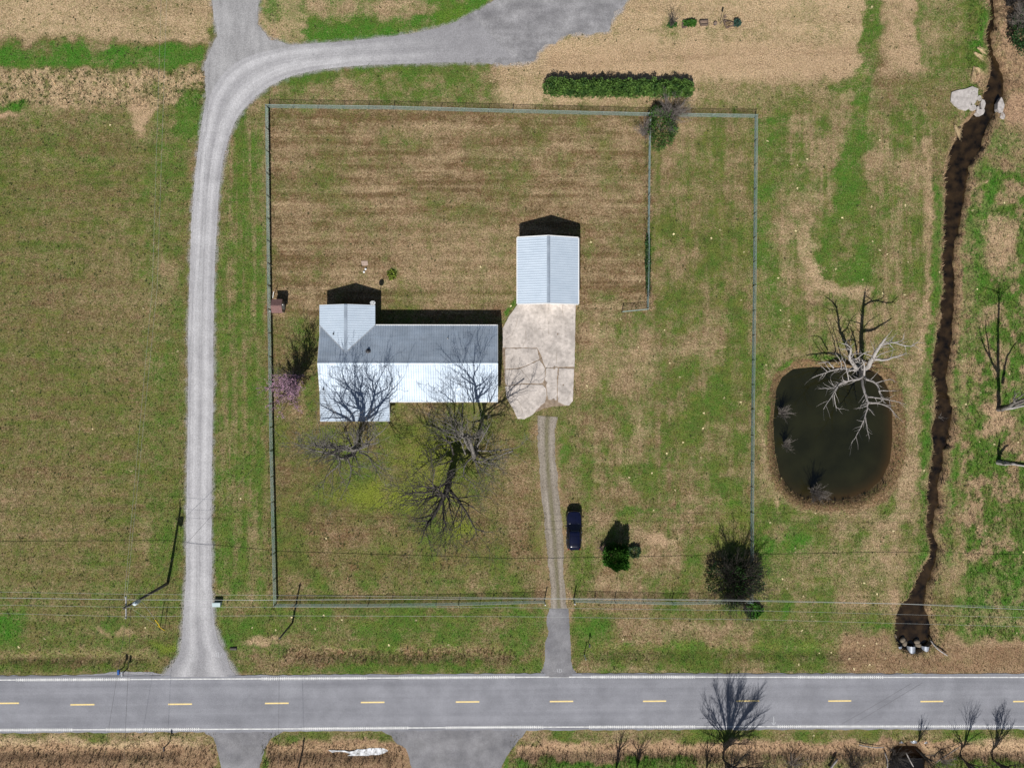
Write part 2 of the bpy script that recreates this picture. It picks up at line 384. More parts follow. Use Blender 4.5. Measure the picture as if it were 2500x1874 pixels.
    put(box(1850, 905, 2265, 1645, 10), g=.72 + (mid - .5) * 1.0, t=.62, vv=.3)
    put(line([(2225, 900), (2228, 1050), (2225, 1150), (2195, 1260), (2120, 1330)], 22, 12), g=.12 + (fin - .5) * .5, t=.72, k=.95)
    put(line([(1880, 900), (1868, 1000), (1872, 1100), (1900, 1230)], 13, 8), g=.25, t=.75, k=.8)
    put(ell(1870, 1330, 40, 30), g=1.1, vv=.85); put(ell(1945, 1320, 32, 34), g=1.1, vv=.8); put(ell(1880, 1390, 30, 30), g=1, vv=.6)
    put(ell(1920, 1490, 8, 26), g=1, vv=.8); put(ell(2040, 1370, 120, 50), g=.35, t=.75, k=.5)
    put(box(1850, 1500, 2130, 1560, 14), g=.45, t=.6, k=.6); put(box(1990, 1560, 2110, 1645, 16), g=.3, t=.35, k=.8)
    put(box(2060, 1550, 2620, 1645, 14), g=-.15 + (mid - .5) * .4, t=.30 + (mid - .5) * .4, b=.38, vv=.1); put(ell(2350, 1615, 60, 14), g=.5, k=.6)
    put(line([(2335, 1560), (2420, 1555), (2560, 1570)], 12, 8), g=.05, t=.65, b=.5)
    # pond rim
    put((1 - sst(16, 38, dp + w1 * 26)), g=1.0, vv=.75, t=.3, k=1); put((1 - sst(14, 26, dp + w2 * 22 - 12 * sst(1000, 1200, v) - 6 * sst(2000, 2160, u))), g=-.4, t=-.12, b=.10)
    put((1 - sst(-4, 5, dp)), g=0, t=.1, b=.25, mud=.6)
    put(((1 - sst(34, 44, dp)) * sst(26, 30, dp)), g=.3, t=.6, k=.5)
    # east of the creek
    k_ = sst(0.31, 0.60, fbm(x * .85 + 60, y * .62 + 20, 12, 5, .62))
    put(box(2345, 230, 2900, 1560, 14), g=.10 + 1.0 * k_, t=.62 + (fin - .5) * .5, b=.30 * (1 - k_), vv=.6)
    put(box(2345, 1380, 2900, 1545, 20), g=.95 + (fin - .5) * .8, t=.8, vv=.75, k=.8)
    put(line([(2395, 560), (2370, 640), (2365, 760), (2372, 850)], 20, 10), g=1.0, vv=.8, k=.8); put(ell(2440, 600, 40, 60), g=.05, t=.85, b=.4)
    put(line([(2420, 430), (2402, 520)], 12, 8), g=1.1, vv=.9)
    put(ell(2490, 1010, 20, 60), g=1.1, vv=.8); put(line([(2420, 1040), (2455, 1020), (2420, 1000)], 18, 10), g=.02, t=.95, b=.5)
    put(box(2452, -900, 2900, 240, 12), g=.15 + (mid - .5) * .5, t=.45, b=.45, vv=.3)
    put(ell(2470, 70, 26, 70), g=0, t=.6, b=.75); put(box(2452, 225, 2900, 330, 16), g=-.3, t=.6, b=.9)
    put(box(2400, 300, 2900, 400, 20), g=.2, t=.5, b=.2, k=.7)
    put(ell(2400, 195, 24, 20), g=.05, t=.8, b=.8)
    # creek banks
    put((1 - sst(16, 40, dc + w1 * 40)) * sst(380, 420, v) * (1 - sst(1380, 1460, v)), g=.95 + (mid - .5) * 1.2, vv=.75, k=.75)
    put((1 - sst(3, 22, dc + w1 * 30)), g=.30 + (mid - .5) * 1.2, t=.5, b=.25, k=.75)
    put((1 - sst(1, 12, dc + w2 * 14)), g=.05, t=.38, b=.42); put((1 - sst(-5, 2, dc)), g=0, t=.1, b=.3, mud=.75)
    put(ell(2190, 1430, 26, 100), g=.25 + (mid - .5), t=.75, b=.35, k=.7); put(ell(2160, 1532, 26, 8), g=1.1, vv=.7)
    put(ell(2315, 1395, 26, 50), g=.2, t=.75, b=.3, k=.7)
    # south of the road
    put(box(-900, 1780, 3400, 1818, 6), g=.62 + (mid - .5) * 1.0, t=.55, vv=.22)
    put(box(-900, 1812, 520, 2400, 7), g=-.1 + (mid - .5) * .6, t=.36 + (mid - .5) * .5, b=.55); put(box(650, 1808, 1000, 2400, 7), g=-.1 + (mid - .5) * .5, t=.30, b=.5)
    put(box(-900, 1800, 480, 1822, 6), g=.25, t=.9, b=.2, k=.7)
    put(box(1265, 1812, 3400, 1852, 6), g=-.1 + (mid - .5) * .3, t=.50 + (mid - .5) * .6, b=.62)
    put(box(1265, 1856, 1700, 2400, 6), g=.95 + (mid - .5) * .8, vv=.7); put(box(1700, 1850, 2180, 2400, 9), g=.35 + (mid - .5) * 1.6, t=.5, vv=.5, b=.2)
    put(box(2300, 1858, 3400, 2400, 6), g=.95, vv=.45); put(ell(2395, 1806, 26, 14), g=.95, vv=.5); put(ell(2440, 1822, 60, 16), g=0, t=.95, b=.5)
    put(ell(642, 1862, 14, 30), g=1, vv=.6); put(ell(1240, 1866, 12, 20), g=1, vv=.6)
    G = np.where(T < .72, G + .05 + ((mid - .5) * .5 + (fbm(x * .16 + 31, y * .16 + 77, 5, 4) - .5) * .55) * (.35 + .65 * sst(440, 540, u)), G); T = T - .09 * (T < .72)
    st = (vn(x * .07 + 2, y * 1.1, 13) - .5) * .5; st2 = fbm(x * .05 + 7, y * .5, 14, 3) - .5
    G = np.clip(G + (fin - .5) * .35 + w3 * .5 + (mid - .5) * .35 - st * .22 * (v < 1640), 0, 1.15); T = np.clip(T + w4 * .35 + mow_h * .15 + st * .3 + st2 * .5 * (T > .7), 0, 1.2); V = V - .10 + w4 * .7 + (mid - .5) * .35
    return z, G, T, np.clip(B, 0, 1), np.clip(V, 0, 1), np.clip(M, -1, 1), dc, dp, u, v

DRV = [(393,1655),(437,1597),(447,1510),(454,1400),(456,1180),(460,940),(459,822),(465,634),(472,480),(483,370),(500,262),(503,208),(498,165),(508,132),(530,90),(518,0),(515,-90),(640,-90),(632,20),(628,60),(660,98),(720,110),(822,103),(909,95),(996,84),(1083,65),(1150,36),(1216,0),(1240,-90),(1560,-90),(1532,0),(1518,24),(1494,48),(1486,74),(1442,85),(1390,82),(1362,96),(1312,127),(1303,150),(1240,157),(1150,153),(990,156),(885,160),(800,168),(738,179),(692,194),(650,217),(612,250),(583,284),(562,329),(548,378),(540,424),(534,480),(525,634),(521,822),(521,940),(517,1180),(517,1400),(523,1515),(550,1592),(585,1655)]
def axis(lo, hi, step, far):
    inner = np.arange(lo, hi + step * .5, step); out = []
    d = step; p = hi
    while p < far: d *= 1.5; p += d; out.append(p)
    neg = []; d = step; p = lo
    while p > -far: d *= 1.5; p -= d; neg.append(p)
    return np.concatenate([neg[::-1], inner, out])
gx = axis(-74, 76, 0.22, 1800); gy = axis(-56, 56, 0.22, 1800)
GX, GY = np.meshgrid(gx, gy, indexing='xy')
fz, fG, fT, fB, fV, fM, fdc, fdp, fu, fv = ground_fields(np.clip(GX, -500, 500), np.clip(GY, -500, 500))
nx, ny = len(gx), len(gy)
gv = np.stack([GX.ravel(), GY.ravel(), fz.ravel()], 1)
ii = (np.arange(ny - 1)[:, None] * nx + np.arange(nx - 1)[None, :]).ravel()
gf = np.stack([ii, ii + 1, ii + nx + 1, ii + nx], 1)
gme = mesh_np('ground', gv, gf)
def paint(me, name, rgba):
    a = me.attributes.new(name, 'FLOAT_COLOR', 'POINT'); a.data.foreach_set('color', np.asarray(rgba, dtype=np.float32).ravel())
paint(gme, 'cover', np.stack([fG.ravel(), fT.ravel(), fB.ravel(), fV.ravel()], 1))
fD = 1 - sst(-2, 9, poly_dist(fu, fv, DRV) + (fbm(GX * 1.7, GY * 1.7, 5, 3) - .5) * 14)
paint(gme, 'damp', np.stack([np.clip(fM, 0, 1).ravel(), fD.ravel(), np.clip(-fM, 0, 1).ravel(), np.ones(fM.size)], 1))

def ground_material():
    m = bpy.data.materials.new('ground_cover'); m.use_nodes = True; nt = m.node_tree; b = nt.nodes['Principled BSDF']
    b.inputs['Roughness'].default_value = 0.95; b.inputs['Specular IOR Level'].default_value = 0.1
    at = N(nt, 'ShaderNodeAttribute', attribute_name='cover'); sp = N(nt, 'ShaderNodeSeparateColor'); nt.links.new(at.outputs['Color'], sp.inputs[0])
    am = N(nt, 'ShaderNodeAttribute', attribute_name='damp')
    geo = N(nt, 'ShaderNodeNewGeometry'); pos = geo.outputs['Position']
    def noise(s, d=4, rough=.6, off=0):
        mp = N(nt, 'ShaderNodeMapping'); mp.inputs['Location'].default_value = (off, off * .7, 0); nt.links.new(pos, mp.inputs[0])
        n = N(nt, 'ShaderNodeTexNoise'); n.inputs['Scale'].default_value = s; n.inputs['Detail'].default_value = d; n.inputs['Roughness'].default_value = rough
        nt.links.new(mp.outputs[0], n.inputs['Vector']); return n.outputs['Fac']
    n1 = noise(4.5, 6, .72); n2 = noise(1.1, 4, .6, 31); n3 = noise(3.6, 6, .72, 77); n4 = noise(7.5, 5, .75, 13)
    g = MATH(nt, 'ADD', sp.outputs[0], MATH(nt, 'MULTIPLY', MATH(nt, 'SUBTRACT', n1, .5), 2.6))
    g = MATH(nt, 'ADD', g, MATH(nt, 'MULTIPLY', MATH(nt, 'SUBTRACT', n2, .5), 1.3))
    g = MATH(nt, 'ADD', MATH(nt, 'MULTIPLY', MATH(nt, 'SUBTRACT', g, .5), .95), .5, True)
    t = MATH(nt, 'ADD', sp.outputs[1], MATH(nt, 'MULTIPLY', MATH(nt, 'SUBTRACT', n3, .5), 2.4), True)
    vv = MATH(nt, 'ADD', at.outputs['Alpha'], MATH(nt, 'MULTIPLY', MATH(nt, 'SUBTRACT', n3, .5), 1.5), True)
    k2 = MATH(nt, 'ADD', MATH(nt, 'MULTIPLY', MATH(nt, 'SUBTRACT', noise(.45, 5, .65, 200), .5), 4.0), .5, True); k3 = MATH(nt, 'ADD', MATH(nt, 'MULTIPLY', MATH(nt, 'SUBTRACT', noise(.6, 5, .65, 300), .53), 4.0), .5, True)
    dry = MIX(nt, t, MIX(nt, k2, C_BROWN, C_RUST), C_STRAW); grn = MIX(nt, vv, MIX(nt, k3, C_DULL, C_LIME), C_VIVID)
    sm = N(nt, 'ShaderNodeSeparateColor'); nt.links.new(am.outputs['Color'], sm.inputs[0]); grn = MIX(nt, MATH(nt, 'MULTIPLY', sm.outputs[2], MATH(nt, 'ADD', n1, .5), True), grn, C_FRESH)
    col = MIX(nt, g, dry, grn)
    col = MIX(nt, MATH(nt, 'MULTIPLY', sp.outputs[2], MATH(nt, 'ADD', n1, .25), True), col, C_SOIL)
    sm = N(nt, 'ShaderNodeSeparateColor'); nt.links.new(am.outputs['Color'], sm.inputs[0])
    col = MIX(nt, sm.outputs[0], col, C_MUD)
    col = MIX(nt, MATH(nt, 'MULTIPLY', sm.outputs[1], MATH(nt, 'ADD', n1, .35), True), col, (.30, .29, .295))
    gr = N(nt, 'ShaderNodeMapRange'); gr.inputs['From Min'].default_value = .34; gr.inputs['From Max'].default_value = .66
    gr.inputs['To Min'].default_value = .34; gr.inputs['To Max'].default_value = 1.70; nt.links.new(n4, gr.inputs[0])
    col = MIX(nt, 1.0, col, gr.outputs[0], 'MULTIPLY')
    nt.links.new(col, b.inputs['Base Color'])
    bp = N(nt, 'ShaderNodeBump'); bp.inputs['Strength'].default_value = 1.0; bp.inputs['Distance'].default_value = .10
    nt.links.new(MATH(nt, 'ADD', n4, n1), bp.inputs['Height']); nt.links.new(bp.outputs[0], b.inputs['Normal'])
    return m
ground = struct(link('ground', gme, ground_material(), smooth=True)); tag(ground, 'patchy winter grass, straw and bare soil round the house lot')

# lookup of the ground height
def gz(x, y):
    z = ground_fields(np.array([float(x)]), np.array([float(y)]))[0][0]; return float(z)

# ---------------------------------------------------------------- water
def water_mat(name, c1, c2, sc):
    m = mat(name, c1, c2, scale=sc, rough=0.06, spec=0.5, bump=0.004, bscale=3.0, detail=3); return m
wm_pond = water_mat('pond_water', (0.016, 0.0165, 0.0065), (0.009, 0.0095, 0.004), 0.3)
wm_creek = water_mat('creek_water', (0.036, 0.022, 0.010), (0.004, 0.003, 0.002), 0.9)
pp = wpts([(1250 + 0 + (x - 1250), y) for x, y in POND])
c0 = sum(pp, Vector()) / len(pp)
n_ = len(pp); vs = []; sh_ = []; fs = []
for k_, (f_, a_) in enumerate(((1.12, 1.0), (1.04, 1.0), (.99, .75), (.93, .35), (.84, .1), (.6, 0), (.3, 0))):
    for p in pp:
        q = c0 + (p - c0) * f_; vs.append((q.x, q.y, -0.62)); e_ = max(0.0, min(1.0, .45 + .55 * (q.x - c0.x - .5 * (q.y - c0.y)) / 7.5)); sh_.append(a_ * e_)
    if k_:
        for i_ in range(n_): fs.append(((k_ - 1) * n_ + i_, (k_ - 1) * n_ + (i_ + 1) % n_, k_ * n_ + (i_ + 1) % n_, k_ * n_ + i_))
fs.append(tuple(6 * n_ + i_ for i_ in range(n_)))
MBp = MB(); MBp.add(vs, fs); o = struct(MBp.build('pond', wm_pond)); tag(o, 'still dark olive farm pond with rounded corners')
paint(o.data, 'shallow', [(a_, a_, a_, 1) for a_ in sh_])
_t = wm_pond.node_tree; _at = N(_t, 'ShaderNodeAttribute', attribute_name='shallow'); _pb = _t.nodes['Principled BSDF']; _src = _pb.inputs['Base Color'].links[0].from_socket
_t.links.new(MIX(_t, _at.outputs['Fac'], _src, (.045, .026, .009)), _pb.inputs['Base Color'])
def ribbon(L_, R_, z):
    vs = []; fs = []
    for i, (a, b) in enumerate(zip(L_, R_)):
        vs += [(a.x, a.y, z), (b.x, b.y, z)]
        if i: fs.append((2 * i - 2, 2 * i - 1, 2 * i + 1, 2 * i))
    return vs, fs
CREEKW = CREEK + [(2236, 1592, 92)]
mb = MB(); mb.add(*ribbon([P(x - w * .5 - 8, y) for x, y, w in CREEKW], [P(x + w * .5 + 8, y) for x, y, w in CREEKW], -0.92))
o = struct(mb.build('creek', wm_creek)); tag(o, 'narrow dark brown creek winding between steep banks')
mb = MB(); mb.add(*ribbon([P(x - w * .5 - 8, y) for x, y, w in CREEK_S], [P(x + w * .5 + 8, y) for x, y, w in CREEK_S], -0.92))
o = struct(mb.build('creek', water_mat('black_pool', (.010, .008, .006), (.004, .003, .002), .8))); tag(o, 'dark creek pool below the culverts on the far side of the road')
# shallow standing water in the ditch beyond the road
rnd = random.Random(5)
mb = MB()
dp_ = resample(wpts([(800, 1833), (850, 1836), (905, 1828), (945, 1820), (968, 1822), (990, 1830), (975, 1838), (950, 1835), (925, 1845), (880, 1850), (835, 1856), (850, 1845), (870, 1842), (810, 1838)]), .5, .10, 3)
mb.prism(dp_, -0.62, -0.40)
o = struct(mb.build('ditch_water', mat('ditch_glint', (.62, .65, .70), (.10, .10, .10), scale=2.2, rough=.35, spec=.5))); tag(o, 'pale glinting water lying in the roadside ditch')  # glints on the water painted as pale patches in its colour

# ================================================================== ROADS
def road_mat(name, c1, c2, streak=None, grain=14.0, gmin=.8, gmax=1.18, axis_y=False):
    m = bpy.data.materials.new(name); m.use_nodes = True; nt = m.node_tree; b = nt.nodes['Principled BSDF']
    b.inputs['Roughness'].default_value = .9; b.inputs['Specular IOR Level'].default_value = .2
    geo = N(nt, 'ShaderNodeNewGeometry'); pos = geo.outputs['Position']
    n = N(nt, 'ShaderNodeTexNoise'); n.inputs['Scale'].default_value = .35; n.inputs['Detail'].default_value = 5; nt.links.new(pos, n.inputs['Vector'])
    fac = n.outputs['Fac']
    if streak:
        mp = N(nt, 'ShaderNodeMapping'); mp.inputs['Scale'].default_value = streak
        if axis_y:
            uvn = N(nt, 'ShaderNodeUVMap'); nt.links.new(uvn.outputs[0], mp.inputs[0])
        else: nt.links.new(pos, mp.inputs[0])
        n2 = N(nt, 'ShaderNodeTexNoise'); n2.inputs['Scale'].default_value = 1.0; n2.inputs['Detail'].default_value = 4; nt.links.new(mp.outputs[0], n2.inputs['Vector'])
        fac = MATH(nt, 'ADD', MATH(nt, 'MULTIPLY', fac, .45), MATH(nt, 'MULTIPLY', n2.outputs['Fac'], .55))
    mr = N(nt, 'ShaderNodeMapRange'); mr.inputs['From Min'].default_value = .36; mr.inputs['From Max'].default_value = .64; nt.links.new(fac, mr.inputs[0])
    col = MIX(nt, mr.outputs[0], c2, c1)
    if axis_y:      # two paler wheel paths, u runs across the drive
        sx = N(nt, 'ShaderNodeSeparateXYZ'); nt.links.new(uvn.outputs[0], sx.inputs[0])
        d = MATH(nt, 'ABSOLUTE', MATH(nt, 'SUBTRACT', MATH(nt, 'ABSOLUTE', MATH(nt, 'SUBTRACT', sx.outputs[0], .5)), .22))
        k = MATH(nt, 'SUBTRACT', 1.0, MATH(nt, 'MULTIPLY', d, 6.0), True)
        if name == 'gravel':
            f0 = N(nt, 'ShaderNodeMapRange'); f0.inputs['From Min'].default_value = 3.0; f0.inputs['From Max'].default_value = 9.0; f0.inputs['To Min'].default_value = .75; f0.inputs['To Max'].default_value = 0; nt.links.new(sx.outputs[1], f0.inputs[0]); col = MIX(nt, f0.outputs[0], col, (.235, .232, .245))
            ff = N(nt, 'ShaderNodeMapRange'); ff.inputs['From Min'].default_value = 86; ff.inputs['From Max'].default_value = 106; nt.links.new(sx.outputs[1], ff.inputs[0]); col = MIX(nt, MATH(nt, 'MULTIPLY', ff.outputs[0], .85), col, (.225, .221, .232)); k = MATH(nt, 'MULTIPLY', k, MATH(nt, 'SUBTRACT', 1.0, ff.outputs[0]))
        col = MIX(nt, MATH(nt, 'MULTIPLY', k, .3 if name == 'gravel_track' else .6), col, tuple(min(1, c * 1.25) for c in c1))
        if name == 'gravel_track':
            cg = MATH(nt, 'SUBTRACT', 1.25, MATH(nt, 'MULTIPLY', MATH(nt, 'ABSOLUTE', MATH(nt, 'SUBTRACT', sx.outputs[0], .5)), 8.0), True)
            eg = MATH(nt, 'MULTIPLY', MATH(nt, 'SUBTRACT', MATH(nt, 'ABSOLUTE', MATH(nt, 'SUBTRACT', sx.outputs[0], .5)), .38), 9.0, True)
            col = MIX(nt, MATH(nt, 'MULTIPLY', cg, MATH(nt, 'MULTIPLY', n.outputs['Fac'], 1.1), True), col, (.105, .10, .035))
    ng = N(nt, 'ShaderNodeTexNoise'); ng.inputs['Scale'].default_value = grain; ng.inputs['Detail'].default_value = 3; nt.links.new(pos, ng.inputs['Vector'])
    gr = N(nt, 'ShaderNodeMapRange'); gr.inputs['From Min'].default_value = .3; gr.inputs['From Max'].default_value = .7
    gr.inputs['To Min'].default_value = gmin; gr.inputs['To Max'].default_value = gmax; nt.links.new(ng.outputs['Fac'], gr.inputs[0])
    col = MIX(nt, 1.0, col, gr.outputs[0], 'MULTIPLY'); nt.links.new(col, b.inputs['Base Color'])
    bp = N(nt, 'ShaderNodeBump'); bp.inputs['Strength'].default_value = .5; bp.inputs['Distance'].default_value = .02
    nt.links.new(ng.outputs['Fac'], bp.inputs['Height']); nt.links.new(bp.outputs[0], b.inputs['Normal'])
    return m
m_asph = road_mat('asphalt', (.252, .255, .280), (.186, .189, .210), streak=(.02, 1.0, 1), grain=16)
m_asph2 = road_mat('apron_asphalt', (.225, .222, .232), (.165, .163, .175), grain=12)
m_grav = road_mat('gravel', (.395, .39, .40), (.27, .265, .277), streak=(14, .05, 1), grain=9, gmin=.78, gmax=1.2, axis_y=True)
m_lot = road_mat('gravel_lot', (.275, .270, .278), (.175, .172, .180), streak=(.25, .9, 1), grain=9, gmin=.75, gmax=1.25)
m_spur = road_mat('pale_gravel_lane', (.33, .325, .33), (.225, .222, .226), streak=(1.2, .2, 1), grain=9, gmin=.75, gmax=1.25)
m_track = road_mat('gravel_track', (.275, .242, .205), (.165, .140, .108), streak=(7, .12, 1), grain=7, gmin=.65, gmax=1.3, axis_y=True)

NL = [(-400, 1662), (0, 1659), (620, 1656), (1240, 1652), (1550, 1651.5), (1860, 1652), (2500, 1652.5), (3000, 1653)]
SL = [(-400, 1783), (0, 1781), (640, 1778.5), (1240, 1774), (1860, 1772.5), (2500, 1772), (3000, 1772)]
def along(tab, x): return float(np.interp(x, [t[0] for t in tab], [t[1] for t in tab]))
def slab_strip(L_, R_, z, th=.1):
    """a strip with turned-down edges"""
    vs = []; fs = []
    for i, (a, b) in enumerate(zip(L_, R_)):
        vs += [(a[0], a[1], z - th), (a[0], a[1], z), (b[0], b[1], z), (b[0], b[1], z - th)]
        if i:
            k = 4 * i
            for j in range(3): fs.append((k - 4 + j, k - 3 + j, k + 1 + j, k + j))
    return vs, fs
rnd = random.Random(11)
xs = list(range(-400, 3001, 14))
Lr = []; Rr = []
for x in xs:
    a = P(x, along(NL, x) - (9 if x > 380 else 11)); b = P(x, along(SL, x) + 7)
    Lr.append((a.x, a.y + rnd.uniform(-.07, .07))); Rr.append((b.x, b.y + rnd.uniform(-.09, .09)))
mb = MB(); mb.add(*slab_strip(Lr[::1], Rr, .045)); mb.f = [tuple(reversed(f)) for f in mb.f]
# straight ends of the road out to the distance
for sgn, (pl, pr) in ((-1, (Lr[0], Rr[0])), (1, (Lr[-1], Rr[-1]))):
    q = [(pl[0], pl[1]), (pr[0], pr[1]), (pr[0] + sgn * 1500, pr[1]), (pl[0] + sgn * 1500, pl[1])]
    mb.prism(q, -.05, .045)
road = struct(mb.build('road', m_asph)); tag(road, 'two-lane grey asphalt road with white edge lines')
m_white = mat('road_paint_white', (.66, .66, .65), (.42, .42, .42), scale=3, rough=.6)
m_yel = mat('road_paint_yellow', (.80, .62, .28), (.66, .50, .20), scale=6, rough=.6)
for tab in (NL, SL):
    mb = MB(); A = []; Bq = []
    for x in range(-400, 3001, 20):
        p = P(x, along(tab, x), .049); A.append((p.x, p.y + .075)); Bq.append((p.x, p.y - .075))
    vs, fs = ribbon([Vector((*a, 0)) for a in A], [Vector((*b, 0)) for b in Bq], .049); mb.add(vs, [tuple(reversed(f)) for f in fs])
    mb.build('edge_line', m_white, road)
# scalloped paint over the rumble strip
mb = MB(); rnd = random.Random(3)
for tab, spans in ((NL, ((40, 320), (640, 900), (975, 1260), (1445, 1700), (1950, 2160))), (SL, ((0, 180), (260, 490), (740, 1000), (1090, 1330), (1440, 1700), (1900, 2480)))):
    for a, b in spans:
        x = a
        while x < b:
            p = P(x, along(tab, x), .051)
            w = rnd.uniform(.05, .07)
            mb.add([(p.x - w, p.y - .19, .051), (p.x + w, p.y - .19, .051), (p.x + w, p.y + .19, .051), (p.x - w, p.y + .19, .051)], [(0, 1, 2, 3)])
            x += 5.0
stuff(mb.build('rumble_paint', m_white, road))
for cx, cy in ((15, 1518), (178, 1521), (389, 1520), (598, 1518), (805, 1516), (1010, 1515), (1213, 1514), (1414, 1513.5), (1615, 1513), (1814, 1513), (2013, 1514), (2213, 1514)):
    p = P(cx * 1.1302, cy * 1.1302, .05)
    mb = MB(); mb.add([(p.x - 1.52, p.y - .09, .05), (p.x + 1.52, p.y - .09, .05), (p.x + 1.52, p.y + .09, .05), (p.x - 1.52, p.y + .09, .05)], [(0, 1, 2, 3)])
    mb.build('lane_dash', m_yel, road)
m_spray = mat('sprayed_paint', (.46, .47, .49), (.36, .37, .39), scale=6)
# sprayed survey marks
def mark(lines, w, z=.052, m=m_white, name='painted_mark'):
    mb = MB()
    for a, b in lines:
        A, B = P(*a, z), P(*b, z); d = (B - A).normalized(); n_ = Vector((-d.y, d.x, 0)) * w
        mb.add([A - n_, B - n_, B + n_, A + n_], [(0, 1, 2, 3)])
    mb.build(name, m, road)
mark([((1889, 1748), (1889, 1768)), ((1889, 1769), (1884, 1762)), ((1889, 1769), (1894, 1762))], .04, .052, m_spray)
for a, b in (((528, 1592), (529, 1602)), ((534, 1592), (534, 1603)), ((541, 1592), (539, 1602))): mark([(a, b)], .03, .062, m_spray)
m_mark_shade = mat('tyre_mark', (.10, .10, .11), (.13, .13, .14), scale=2)  # one dark tone for tyre marks and the painted edge shade
mark([((2055, 1766), (2150, 1712)), ((2150, 1712), (2225, 1667))], .02, .0505, m_mark_shade, 'tyre_mark'); mark([((2085, 1766), (2250, 1667))], .02, .0505, m_mark_shade, 'tyre_mark')
mark([((0, 1650.5), (180, 1650.5)), ((180, 1650.5), (392, 1648.5))], .05, .0505, m_mark_shade, 'tar_edge_shade'); mark([((1420, 1644.5), (2200, 1645.5))], .05, .0505, m_mark_shade, 'tar_edge_shade')  # tar line along the edge, shadow of the pavement drop painted in
# faint marks by the side lane: the paint reads as two small figures, kept as strokes
mark([((1361, 1632), (1361, 1640)), ((1364, 1632), (1368, 1632)), ((1368, 1632), (1364, 1640)), ((1364, 1640), (1369, 1640)), ((1371, 1632), (1371, 1640))], .025, .062, m_spray)

def drive(name, label, pairs, m, z, sub=5, jit=.10, seed=1, par=None):
    A = [P(*a) for a, b in pairs]; Bq = [P(*b) for a, b in pairs]
    def cr(pts):
        out = []
        for i in range(len(pts) - 1):
            p0, p1, p2, p3 = pts[max(i - 1, 0)], pts[i], pts[i + 1], pts[min(i + 2, len(pts) - 1)]
            n_ = max(2, int((p2 - p1).length / .45))
            for k in range(sub * 3): 
                t = k / (sub * 3)
                out.append(.5 * ((2 * p1) + (p2 - p0) * t + (2 * p0 - 5 * p1 + 4 * p2 - p3) * t * t + (3 * p1 - p0 - 3 * p2 + p3) * t ** 3))
        return out + [pts[-1]]
    rnd = random.Random(seed); A, Bq = cr(A), cr(Bq); K = 6
    vs = []; fs = []; uv = []; Ln = 0
    for i, (a, b) in enumerate(zip(A, Bq)):
        if i: Ln += ((a + b) / 2 - (A[i - 1] + Bq[i - 1]) / 2).length
        d = (b - a).normalized(); a = a - d * rnd.uniform(-jit, jit); b = b + d * rnd.uniform(-jit, jit)
        for k in range(K + 1):
            t = k / K; p = a.lerp(b, t); crown = z + .02 * (1 - (2 * t - 1) ** 2)
            vs.append((p.x, p.y, crown if 0 < k < K else z - .03)); uv.append((t, Ln))
        if i:
            o_ = i * (K + 1)
            for k in range(K): fs.append((o_ - K - 1 + k, o_ - K + k, o_ + k + 1, o_ + k))
    me = bpy.data.meshes.new(name); me.from_pydata(vs, [], fs); me.update()
    ul = me.uv_layers.new(name='UVMap')
    for lp in me.loops: ul.data[lp.index].uv = uv[lp.vertex_index]
    o = link(name, me, m, par, True); struct(o); tag(o, label); return o
drive('gravel_drive', 'pale gravel drive running north beside the lot and curving east', [
 ((396,1651),(580,1651)),((420,1625),(561,1628)),((437,1597),(550,1592)),((443,1568),(533,1563)),((447,1510),(523,1515)),((451,1452),(519,1460)),((454,1400),(517,1400)),
 ((456,1180),(517,1180)),((460,940),(521,940)),((459,822),(521,822)),((464.5,634),(525,634)),((467,547),(530,547)),((472,480),(534,480)),((477,420),(540,424)),
 ((483,370),(548,378)),((490,320),(562,329)),((499,262),(583,284)),((514,212),(612,250)),((545,168),(650,217)),((590,138),(692,194)),((645,121),(738,179)),((720,110),(800,168)),
 ((822,103),(885,160)),((909,95),(990,156)),((996,84),(1090,153)),((1083,65),(1180,152)),((1150,38),(1262,152))], m_grav, .048, seed=2, jit=.05)
def flat(name, label, px, m, z, jit=.12, step=.5, th=.06, seed=1):
    mb = MB(); mb.prism(resample(wpts(px), step, jit, seed), z - th, z); o = struct(mb.build(name, m)); tag(o, label); return o
flat('gravel_spur', 'grey gravel lane joining the drive from the north', [(515,-90),(518,0),(530,90),(508,132),(498,165),(503,208),(500,262),(560,240),(610,160),(680,122),(720,112),(660,98),(628,60),(632,20),(640,-90)], m_spur, .036, seed=4)
flat('gravel_lot', 'wide dark gravel parking area at the top edge', [(1120,52),(1155,34),(1216,-2),(1240,-90),(1560,-90),(1532,0),(1518,24),(1500,30),(1494,48),(1486,74),(1442,85),(1415,80),(1390,82),(1362,96),(1356,110),(1330,108),(1312,127),(1303,150),(1240,157),(1150,153)], m_lot, .044, jit=.16, seed=5)
drive('gravel_track', 'worn gravel wheel track from the slab to the road', [((1308,1014),(1366,1018)),((1309,1050),(1360,1050)),((1311,1110),(1360,1110)),((1316,1180),(1365,1180)),((1322,1240),(1372,1240)),((1328,1300),(1377,1300)),((1335,1370),(1379,1370)),((1340,1430),(1382,1430)),((1343,1492),(1387,1492))], m_track, .012, jit=.07, seed=6)
drive('paved_apron', 'grey asphalt apron leading from the road to the house track', [((1341,1485),(1388,1485)),((1334,1515),(1390,1515)),((1339,1545),(1391,1545)),((1331,1567),(1393,1570)),((1330,1600),(1395,1605)),((1326,1628),(1399,1630)),((1312,1652),(1418,1652))], m_asph2, .034, jit=.05, seed=7)
flat('paved_apron', 'narrow asphalt apron south of the road opposite the gravel drive', [(490,1776),(503,1790),(522,1799),(530,1828),(541,1874),(548,1990),(628,1990),(633,1874),(646,1828),(662,1802),(684,1788),(706,1776)], m_asph2, .030, jit=.06, seed=8)
